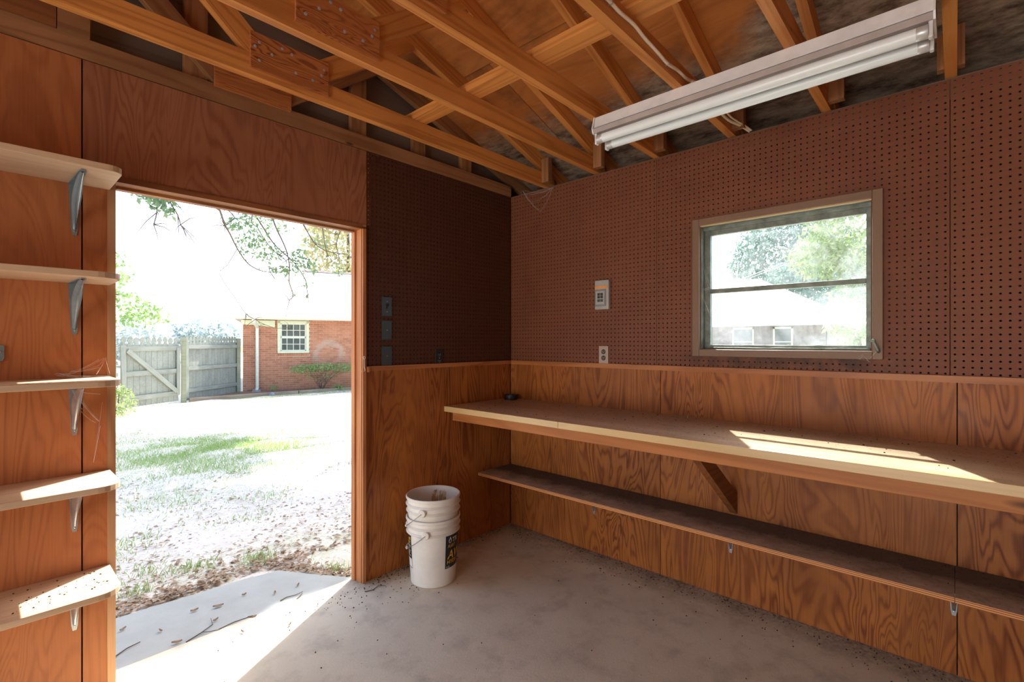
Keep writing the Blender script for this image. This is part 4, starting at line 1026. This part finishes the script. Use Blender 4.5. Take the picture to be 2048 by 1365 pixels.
def post(p, z1, parent): part('post', MB().prism([(p.x-.055, p.y-.055, FZ-.15), (p.x+.055, p.y-.055, FZ-.15), (p.x+.055, p.y+.055, FZ-.15), (p.x-.055, p.y+.055, FZ-.15)], (0, 0, z1-FZ+.15)), 'fence_post', parent, bevel=.006, label='greenish square post')
post(A-d*.02+n*.02, FZ+1.80, pf); post(B+n*.05, FZ+1.78, pf)
k = 17
for i in range(k):
    c = A + d*(.09+(L-.12)*(i+.5)/k); picket(pf, c, d, n*-1, FZ+.02, FZ+1.84, (L-.12)/k-.006)
for z in (FZ+.30, FZ+.92, FZ+1.53): board('rail', V3(A, z), V3(B, z), (0, 0, 1), .11, .036, 'fence', pf)
board('rail', V3(A+d*.08, FZ+.1, .05), V3(A+d*.08, FZ+1.60, .05), (d.x, d.y, 0), .10, .03, 'fence', pf)

# ================================================================== outside: brick house
HX, HY, HZ0, HZ1 = 3.18, 14.95, -.36, 2.16
hs = empty('brick_house', (HX, HY, HZ0), 'red brick house with a pale roof and white window across the yard', 'house')
wx0, wx1, wz0, wz1 = HX+1.03, HX+2.02, .97, 2.08
part('wall', MB().box(HX, wx0, HY+.012, HY+.2, HZ0-.1, HZ1+.15).box(wx1, 14, HY+.012, HY+.2, HZ0-.1, HZ1+.15).box(wx0, wx1, HY+.012, HY+.2, HZ0-.1, wz0).box(wx0, wx1, HY+.012, HY+.2, wz1, HZ1+.15)
     .box(HX, HX+.2, HY+.2, HY+8, HZ0-.1, HZ1+.15).box(13.8, 14, HY+.2, HY+8, HZ0-.1, HZ1+.15).box(HX, 14, HY+8, HY+8.2, HZ0-.1, HZ1+.15), 'mortar', hs)
bl_, bh, gp = .203, .058, .0135
bricks = []; nrow = int((HZ1+.1-HZ0)/(bh+gp))
for r in range(nrow):
    z = HZ0 + r*(bh+gp); x = HX - (.5*(bl_+gp) if r % 2 else 0)
    while x < HX+10.6:
        a, b = max(x, HX), x+bl_
        if b-a > .04:
            if z+bh > wz0-.10 and z < wz1 and b > wx0 and a < wx1:
                if a < wx0-.03: bricks.append((a, min(b, wx0), z, bh))
                if b > wx1+.03: bricks.append((max(a, wx1), b, z, bh))
            else: bricks.append((a, b, z, bh))
        x += bl_+gp
xx = wx0
while xx < wx1: bricks.append((xx, xx+.062, wz0-.105, .10)); xx += .072     # rowlock sill under the window
bricks = [b for b in bricks if b[0] < 13.9]
camv = Vector(cam.location)
bricks.sort(key=lambda b: (Vector(((b[0]+b[1])/2, HY, b[2]))-camv).length)
near, rest = bricks[:290], bricks[290:]
for (a, b, z, h) in near:
    board('brick', (a, HY+.008, z+h/2), (b, HY+.008, z+h/2), (0, 0, 1), h, .02, 'brick', hs)
mb = MB()
for (a, b, z, h) in rest: mb.box(a, b, HY-.002, HY+.018, z, z+h)
part('bricks', mb, 'brick', hs, kind='stuff')
# window
wf_ = part('window_frame', MB().box(wx0, wx0+.09, HY-.03, HY+.05, wz0, wz1).box(wx1-.09, wx1, HY-.03, HY+.05, wz0, wz1).box(wx0, wx1, HY-.03, HY+.05, wz1-.09, wz1).box(wx0, wx1, HY-.04, HY+.05, wz0, wz0+.07), 'cream_paint', hs, bevel=.006)
ix0, ix1, iz0, iz1 = wx0+.09, wx1-.09, wz0+.07, wz1-.09; mid = iz0+(iz1-iz0)*.5
for (za, zb, off) in ((iz0, mid, .02), (mid, iz1, .0)):
    part('sash', MB().box(ix0, ix0+.045, HY+off, HY+off+.03, za, zb).box(ix1-.045, ix1, HY+off, HY+off+.03, za, zb).box(ix0, ix1, HY+off, HY+off+.03, za, za+.04).box(ix0, ix1, HY+off, HY+off+.03, zb-.04, zb)
         .box(ix0, ix1, HY+off+.004, HY+off+.02, (za+zb)/2-.011, (za+zb)/2+.011)
         .box(ix0+(ix1-ix0)*.25-.011, ix0+(ix1-ix0)*.25+.011, HY+off+.004, HY+off+.02, za, zb).box((ix0+ix1)/2-.011, (ix0+ix1)/2+.011, HY+off+.004, HY+off+.02, za, zb)
         .box(ix0+(ix1-ix0)*.75-.011, ix0+(ix1-ix0)*.75+.011, HY+off+.004, HY+off+.02, za, zb), 'white_paint', wf_)
    for q in range(4):
        for s_ in range(2):
            qa = ix0+(ix1-ix0)*q/4; sa = za+(zb-za)*s_/2
            part('pane', MB().box(qa, qa+(ix1-ix0)/4, HY+off+.022, HY+off+.026, sa, sa+(zb-za)/2), 'dark_glass', wf_)
# roof, fascia, gutter, downspout
ex0, ey0, ez = HX-.35, HY-.55, HZ1+.02
ry, rz_ = HY+4.1, 4.30; rx0 = HX+2.0
rf = MB(); th = .08
Vr = [(ex0, ey0, ez), (15, ey0, ez), (15, ry, rz_), (rx0, ry, rz_), (ex0, HY+8.75, ez), (15, HY+8.75, ez)]
rf.add(Vr + [(x, y, z+th) for x, y, z in Vr], [(0,1,2,3),(0,3,4),(3,2,5,4),(9,8,7,6),(10,9,6),(10,11,8,9),(0,6,7,1),(4,10,6,0),(1,7,8,2)])
part('roof', rf, 'shingle', hs)
part('ridge_cap', MB().prism([(rx0, ry-.16, rz_+.03), (rx0, ry, rz_+.13), (rx0, ry+.16, rz_+.03)], (15-rx0, 0, 0)), 'grey_brick', hs)
part('fascia', MB().box(ex0, 15, ey0-.02, ey0+.02, ez-.09, ez+.07), 'white_paint', hs)
part('soffit', MB().box(ex0, 15, ey0, HY+.02, ez-.07, ez-.05), 'white_paint', hs)
part('gutter', MB().prism([(ex0, ey0-.02, ez+.06), (ex0, ey0-.13, ez+.06), (ex0, ey0-.12, ez-.03), (ex0, ey0-.09, ez-.06), (ex0, ey0-.02, ez-.06)], (15-ex0, 0, 0)), 'white_paint', hs)
part('eave_return', MB().prism([(HX-.05, HY-.08, ez-.10), (HX+.95, HY-.08, ez-.10), (HX+.95, HY-.08, ez-.34), (HX+.30, HY-.08, ez-.26), (HX-.05, HY-.08, ez-.24)], (0, .06, 0)), 'cream_paint', hs)
dxs = HX+.42
part('downspout', MB().tube([(dxs-.1, ey0-.07, ez-.05), (dxs-.08, ey0-.03, ez-.16), (dxs, HY-.13, ez-.34), (dxs, HY-.12, ez-.6), (dxs, HY-.12, HZ0+.18), (dxs-.02, HY-.25, HZ0+.08)], .052, 8), 'white_paint', hs, smooth=40)
hs.rotation_euler.z = 0
part('roof_vent', MB().tube([(7.1, HY+.9, 2.6), (7.1, HY+.9, 3.25)], .05, 8), 'white_paint', hs)
part('splash_block', MB().prism([(dxs-.16, HY-.5, HZ0+.02), (dxs+.14, HY-.5, HZ0+.02), (dxs+.1, HY-.14, HZ0+.10), (dxs-.12, HY-.14, HZ0+.10)], (0, 0, .05)), 'blue_grey', hs)
hs.rotation_euler.z = -math.atan2(.364, .9305)      # the house front is turned a little against the shed
part('planting_bed', MB().prism([(1.35, 13.42, -.40), (8.5, 12.85, -.40), (8.5, 12.87, -.40), (3.0, 14.98, -.40)], (0, 0, .12)), 'soil', None, kind='structure')
bt = board('bed_timber', (1.25, 13.33, -.27), (4.2, 13.14, -.27), (0, 0, 1), .12, .10, 'timber', bevel=.01); tag(bt, 'long low wooden timber edging the planting bed beside the fence', 'edging')
bt = board('bed_timber', (4.22, 13.13, -.27), (8.6, 12.86, -.27), (0, 0, 1), .12, .10, 'timber', bevel=.01); tag(bt, 'low wooden timber edging the planting bed in front of the shrub', 'edging')
bs = part('bed_stone', MB().lathe([(0, 0), (.07, .0), (.085, .05), (.06, .11), (0, .13)], (3.35, 13.02, -.31), 9), 'blue_grey'); tag(bs, 'small grey block sitting on the lawn by the bed timbers', 'block')

# ================================================================== plants
def blob(c, r, n, shell=.5):
    p = RNG.normal(0, 1, (n, 3)); p /= np.linalg.norm(p, axis=1)[:, None]; rad = RNG.uniform(shell**3, 1, n)**(1/3)
    return np.array(c) + p*rad[:, None]*np.array(r)
def plant(name, label, cat, base, blobs, leafsize, mat, trunk=None, group=None, asp=.5, hang=0.0, stems=None):
    o = empty(name, base, label, cat, group)
    P = np.concatenate([blob(c, r, n) for c, r, n in blobs]) - np.array(base)
    f = leaves(P, leafsize, mat, 'foliage', o, asp=asp, hang=hang); f['kind'] = 'stuff'
    if trunk: part('trunk', trunk, 'bark', o, smooth=60)
    if stems: part('stems', stems, 'twig', o, smooth=60)
    return o
def tr_trunk(x, y, z0, z1, r, limbs=()):
    mb = MB().tube([(x, y, z0-.2), (x+.05, y, z0+(z1-z0)*.4), (x, y+.05, z1)], [r, r*.75, r*.35], 10)
    for (dx, dy, dz) in limbs: mb.tube([(x, y, z0+(z1-z0)*.55), (x+dx*.5, y+dy*.5, z0+(z1-z0)*.55+dz*.6), (x+dx, y+dy, z0+(z1-z0)*.55+dz)], [r*.5, r*.32, r*.1], 7)
    return mb
# overhanging tree: its crown shades the near yard, its drooping branches show in the doorway
def branch(pts, r0, r1, mb): 
    p = smooth_pts(pts, 3); n_ = len(p); mb.tube(p, [r0+(r1-r0)*i/(n_-1) for i in range(n_)], 5)
ot = empty('overhanging_tree', (5.2, 5.6, -.12), 'tree overhanging the yard, its bare and leafy twigs drooping across the top of the doorway', 'tree')
part('trunk', tr_trunk(5.2, 5.6, -.12, 7.4, .20, ((-3.6, 1.4, 1.2), (-3.2, -1.6, 1.0), (-2.8, 3.6, 1.6))), 'bark', ot, smooth=60)
bls = [((2.65, 6.6, 5.2), (.95, 1.35, .4), 3600), ((3.1, 8.2, 5.3), (1.0, 1.0, .4), 2600), ((2.3, 9.6, 5.3), (1.0, 1.0, .4), 1800), ((2.0, 4.4, 5.4), (1.3, 1.1, .5), 3600), ((.8, 5.2, 5.4), (.9, .9, .45), 1800), ((2.9, 3.5, 5.3), (.8, .7, .4), 1800), ((1.6, 3.0, 5.05), (1.0, .72, .35), 3400), ((2.3, 2.72, 5.0), (.9, .44, .3), 2600), ((1.5, 2.62, 5.0), (.7, .40, .3), 1800)]
P = np.concatenate([blob(c, r, n) for c, r, n in bls]) - np.array((5.2, 5.6, -.12))
f = leaves(P, .17, 'leaf', 'foliage', ot, asp=.6); f['kind'] = 'stuff'
BR = {'b1': [(-0.72, 4.20, 3.07), (-0.68, 4.28, 2.99), (-0.60, 4.35, 2.83), (-0.52, 4.42, 2.74), (-0.41, 4.50, 2.58), (-0.26, 4.58, 2.42), (-0.08, 4.65, 2.35), (0.09, 4.72, 2.35), (0.26, 4.80, 2.37)],
'b2': [(-0.15, 4.90, 3.32), (-0.09, 4.85, 3.19), (0.02, 4.80, 2.99), (0.13, 4.75, 2.79), (0.24, 4.70, 2.66), (0.40, 4.65, 2.51), (0.53, 4.60, 2.29), (0.53, 4.55, 2.19), (0.53, 4.50, 2.03)],
'b3': [(0.01, 4.60, 3.23), (0.05, 4.56, 3.11), (0.09, 4.52, 2.95), (0.17, 4.49, 2.76), (0.21, 4.45, 2.61), (0.23, 4.41, 2.41), (0.21, 4.38, 2.20), (0.25, 4.34, 2.01), (0.18, 4.30, 1.93)],
'b4': [(0.69, 5.20, 3.36), (0.74, 5.17, 3.26), (0.83, 5.14, 3.09), (0.93, 5.11, 2.93), (1.06, 5.09, 2.85), (1.22, 5.06, 2.82), (1.43, 5.03, 2.82), (1.54, 5.00, 2.74)],
'b5': [(1.60, 5.40, 3.49), (1.50, 5.36, 3.28), (1.40, 5.32, 3.01), (1.42, 5.28, 2.85), (1.41, 5.24, 2.60), (1.37, 5.20, 2.45)],
'b6': [(1.01, 5.10, 3.37), (1.03, 5.07, 3.20), (1.07, 5.05, 2.92), (1.10, 5.03, 2.76), (1.17, 5.00, 2.67)],
'b7': [(-0.11, 6.20, 2.43), (0.17, 6.27, 2.03), (0.32, 6.33, 1.83), (0.49, 6.40, 1.74), (0.68, 6.47, 1.66), (0.92, 6.53, 1.60), (1.17, 6.60, 1.63)],
'b8': [(-1.41, 3.60, 2.96), (-1.38, 3.58, 2.88), (-1.34, 3.55, 2.77), (-1.30, 3.52, 2.68), (-1.28, 3.50, 2.58)],
'b9': [(-1.50, 3.50, 2.94), (-1.49, 3.48, 2.84), (-1.49, 3.47, 2.66), (-1.52, 3.45, 2.53)],
'b10': [(-0.63, 4.30, 3.11), (-0.61, 4.30, 3.04), (-0.51, 4.30, 2.94), (-0.62, 4.30, 2.81)],
'b11': [(-0.12, 4.80, 3.14), (-0.07, 4.75, 2.96), (0.01, 4.70, 2.79), (0.13, 4.65, 2.63), (0.26, 4.60, 2.52)]}
hub = {'b8': (-.2, 4.6, 4.6), 'b9': (-.2, 4.6, 4.6), 'b10': (.4, 5.2, 4.8), 'b1': (.4, 5.2, 4.8), 'b4': (2.0, 4.6, 4.9), 'b5': (2.0, 4.6, 4.9), 'b6': (2.0, 4.6, 4.9), 'b7': (-.41, 4.5, 2.58)}
rr = random.Random(3)
for kx, p in BR.items():
    mb = MB(); h = hub.get(kx, (.9, 5.0, 5.0)); p0 = Vector(p[0])
    full = [h, tuple(Vector(h).lerp(p0, .55)+Vector((0, 0, .15 if kx != 'b7' else -.02)))] + p
    branch(full, .015 if kx in ('b1', 'b2', 'b3', 'b4') else (.005 if kx == 'b7' else .011), .005, mb)
    for k in range(9):                                              # side twigs
        q = Vector(p[rr.randrange(max(1, len(p)-5), len(p))]); dq = Vector((rr.uniform(-.22, .26), rr.uniform(-.15, .15), rr.uniform(-.24, .12)))
        mb.tube([q, q+dq*.5+Vector((0, 0, .02)), q+dq], [.005, .004, .002], 4)
    part('branch', mb, 'twig', ot, smooth=60)
P = []
for c, r, n in [((-.41, 4.4, 2.90), (.20, .15, .13), 110), ((-.13, 4.7, 2.80), (.22, .15, .14), 130), ((.04, 4.7, 2.64), (.22, .15, .16), 130), ((.42, 4.5, 2.56), (.16, .12, .16), 130), ((.27, 4.7, 2.40), (.22, .1, .06), 70), ((.05, 4.8, 3.05), (.4, .2, .15), 160), ((-.3, 4.6, 2.62), (.15, .1, .1), 40),
                ((-1.50, 3.5, 2.80), (.14, .1, .07), 80), ((-1.38, 3.5, 2.76), (.09, .1, .12), 80), ((-1.62, 3.5, 2.86), (.09, .1, .05), 30), ((1.4, 5.3, 2.6), (.12, .1, .12), 40), ((1.0, 5.2, 3.0), (.3, .1, .12), 50), ((.4, 4.5, 2.2), (.25, .1, .2), 14), ((.55, 4.4, 2.45), (.1, .1, .12), 50)]:
    P.append(blob(c, r, n, .1))
f = leaves(np.concatenate(P) - np.array((5.2, 5.6, -.12)),   .065, 'leaf_hang', 'hanging_leaves', ot, hang=.5); f['kind'] = 'stuff'

plant('leafy_tree', 'bright green leafy tree beyond the gate, its branches reaching over the gate', 'tree', (-3.2, 16.5, -.35),
      [((-.55, 13.6, 3.0), (.65, .8, .75), 260), ((-.3, 13.6, 2.2), (.9, .7, .5), 330), ((.35, 13.7, 2.05), (.6, .5, .28), 120), ((-1.6, 14.5, 3.4), (1.1, 1.2, 1.2), 500), ((-3.0, 16.3, 4.5), (2.2, 2, 2), 700)],   .15, 'leaf',
      tr_trunk(-3.2, 16.5, -.35, 5.2, .2, ((2.6, -2.8, .6), (3.0, -2.7, -.1))))
for i, (x, y, h, r, mt, lb_) in enumerate([(10.5, 45, 1.9, (3.4, 3, 1.3), 'leaf_haze', 'hazy blue-green tree far beyond the picket fence'), (3.0, 40, 1.6, (4, 3, 1.6), 'leaf_haze', 'pale hazy tree far beyond the gate'),
                                       (17.5, 34, 9.0, (3.6, 2.5, 4.4), 'leaf_rust', 'rust tinged tree rising behind the roof of the brick house'), (12.5, 30, 6.8, (2.2, 2.0, 2.2), 'leaf_blue', 'dark green tree showing above the left of the house roof')]):
    if i == 3: continue
    plant('distant_tree', lb_, 'tree', (x, y, -.4), [((x, y, h), r, 2600)], .5, mt, tr_trunk(x, y, -.4, h+r[2]*.6, .25))
plant('shrub', 'small bright green shrub growing at the foot of the gate', 'shrub', (-.62, 11.3, -.27), [((-.62, 11.3, .03), (.36, .3, .30), 420), ((-.70, 11.3, .30), (.22, .2, .22), 160), ((-.75, 10.8, -.1), (.3, .3, .15), 160)], .085, 'leaf_pale',
      stems=MB().tube([(-.62, 11.3, -.3), (-.6, 11.3, .2)], .012, 5).tube([(-.62, 11.3, -.3), (-.75, 11.25, .25)], .010, 5))
st = MB()
for k in range(16):
    a = rr.uniform(0, 6.28); x, y = 5.2+.18*math.cos(a), 13.55+.15*math.sin(a); q = rr.uniform(-.8, .8); st.tube([(5.2, 13.55, -.30), (x, y, -.05), (5.2+q, 13.55-.35*q+rr.uniform(-.15, .15), rr.uniform(.25, .55))], [.012, .009, .004], 5)
plant('shrub', 'loose spreading shrub with a bare base in front of the brick house', 'shrub', (5.2, 13.55, -.29), [((4.65, 13.75, .44), (.45, .28, .15), 330), ((5.2, 13.5, .50), (.5, .28, .14), 380), ((5.85, 13.3, .46), (.5, .28, .16), 380), ((5.2, 13.5, .2), (.6, .25, .22), 120)], .075, 'leaf', stems=st)
def strappy(name, label, x, y, z, n, L, mat, cat='plant'):
    o = empty(name, (x, y, z), label, cat); V = []; F = []
    for k in range(n):
        a = rr.uniform(0, 6.28); l = L*rr.uniform(.7, 1.15); d = Vector((math.cos(a), math.sin(a), 0)); s = Vector((-d.y, d.x, 0))*.014; i0 = len(V); e = rr.uniform(.5, 1.2)
        for u in (0, .35, .7, 1):
            c = d*l*u*math.cos(e)*(1+.5*u) + Vector((0, 0, l*(math.sin(e)*u*1.5 - .95*u*u))); wv = (1, 1.1, .8, .1)[int(u*3+.1)]
            V += [c-s*wv, c+s*wv]
        for q in range(3): F.append((i0+q*2, i0+q*2+1, i0+q*2+3, i0+q*2+2))
    f = np_mesh('foliage', np.array([tuple(v) for v in V]), np.array(F), mat, o); f['kind'] = 'stuff'
    part('crown', MB().lathe([(0, 0), (.05, 0), (.04, .05), (0, .06)], (x, y, z), 8), 'grass', o)
    return o
strappy('strappy_plant', 'clump of green strappy leaves in the bed before the shrub', 5.6, 13.12, -.29, 70, .40, 'grass')
strappy('strappy_plant', 'tiny pale strappy seedling left of the green strappy clump', 4.9, 13.2, -.29, 18, .22, 'leaf_blue')
plant('small_plant', 'small yellow-green plant in the bed below the house window', 'plant', (3.85, 14.2, -.28), [((3.85, 14.2, -.18), (.14, .1, .09), 60)], .07, 'leaf_pale')

# ================================================================== seen through the window: house, trees, wire
h2 = empty('neighbour_house', (20, 8, -.4), 'low house with a white hipped roof seen through the shed window', 'house')
part('wall', MB().box(20, 20.2, 1.35, 16, -.5, 2.1).box(20, 30, 1.35, 1.55, -.5, 2.1).box(29.8, 30, 1.35, 16, -.5, 2.1).box(20, 30, 15.8, 16, -.5, 2.1), 'grey_brick', h2, label='grey-brown wall')
mb = MB()
for r in range(34):
    z = -.4+r*.072; y = 1.35 - (.1 if r % 2 else 0)
    while y < 8: mb.box(19.985, 20.01, max(1.35, y), y+.2, z, z+.06); y += .212
part('bricks', mb, 'grey_brick', h2, kind='stuff')
mb = MB(); Vr = [(19.4, .72, 2.10), (19.4, 16.6, 2.10), (30.6, 16.6, 2.10), (30.6, .72, 2.10), (25, 5.2, 4.6), (25, 12, 4.6)]
mb.add(Vr + [(x, y, z+.08) for x, y, z in Vr], [(0,4,5,1),(1,5,2),(2,5,4,3),(3,4,0),(6,7,11,10),(7,8,11),(8,9,10,11),(9,6,10),(0,1,7,6),(1,2,8,7),(2,3,9,8),(3,0,6,9)])
part('roof', mb, 'shingle', h2)
part('fascia', MB().box(19.36, 19.41, .68, 16.6, 2.02, 2.17).box(19.4, 30.6, .68, .72, 2.02, 2.17), 'white_paint', h2)
part('soffit', MB().box(19.4, 20, .72, 16.6, 2.06, 2.09), 'white_paint', h2)
for y0, y1 in ((2.5, 3.25), (4.0, 4.9), (6.2, 7.1)):
    fr = part('window_frame', MB().box(19.94, 20.0, y0, y0+.07, .75, 1.98).box(19.94, 20, y1-.07, y1, .75, 1.98).box(19.94, 20, y0, y1, 1.9, 1.98).box(19.94, 20, y0, y1, .75, .83).box(19.95, 20, y0, y1, 1.33, 1.38), 'cream_paint', h2)
    part('pane', MB().box(19.968, 19.985, y0+.06, y1-.06, .8, 1.93), 'dark_glass', fr)
def wt(lbl, base, bl, sz, mat, th_): plant('garden_tree', lbl, 'tree', base, bl, sz, mat, tr_trunk(base[0], base[1], base[2], th_, .14, ((.6, .6, 1), (-.6, .5, .9))), asp=.4, hang=.8)
wt('bright leafy tree filling the right side of the window view', (13.2, -.9, -.4), [((13.0, -.7, 4.3), (1.3, 1.5, 1.3), 2600), ((13.0, -.75, 2.2), (.9, 1.0, 1.2), 1300), ((12.8, .3, 3.7), (.8, .8, .6), 500)], .20, 'leaf_pale', 4.6)
wt('blue-green tree behind the white hipped roof, right of its ridge', (34, 1.5, -.4), [((34, 2.6, 4.8), (1.8, 5.0, 3.2), 4500)], .42, 'leaf_blue', 6)
wt('tall hazy tree behind the white roof at the left of the window view', (40, 9.0, -.4), [((40, 7.0, 7.9), (3, 4.6, 3.8), 5000)], .45, 'leaf_blue', 8)
wl = part('overhead_wire', MB().tube([(24, 14, 5.6), (20, 5.1, 3.95), (16, -.2, 4.75), (12, -5, 6.2)], .012, 5).tube([(24, 14, 5.5), (20, 5.1, 3.85), (16, -.2, 4.68), (12, -5, 6.1)], .012, 5), 'white_paint'); tag(wl, 'pair of pale overhead wires crossing the upper window pane', 'wire')
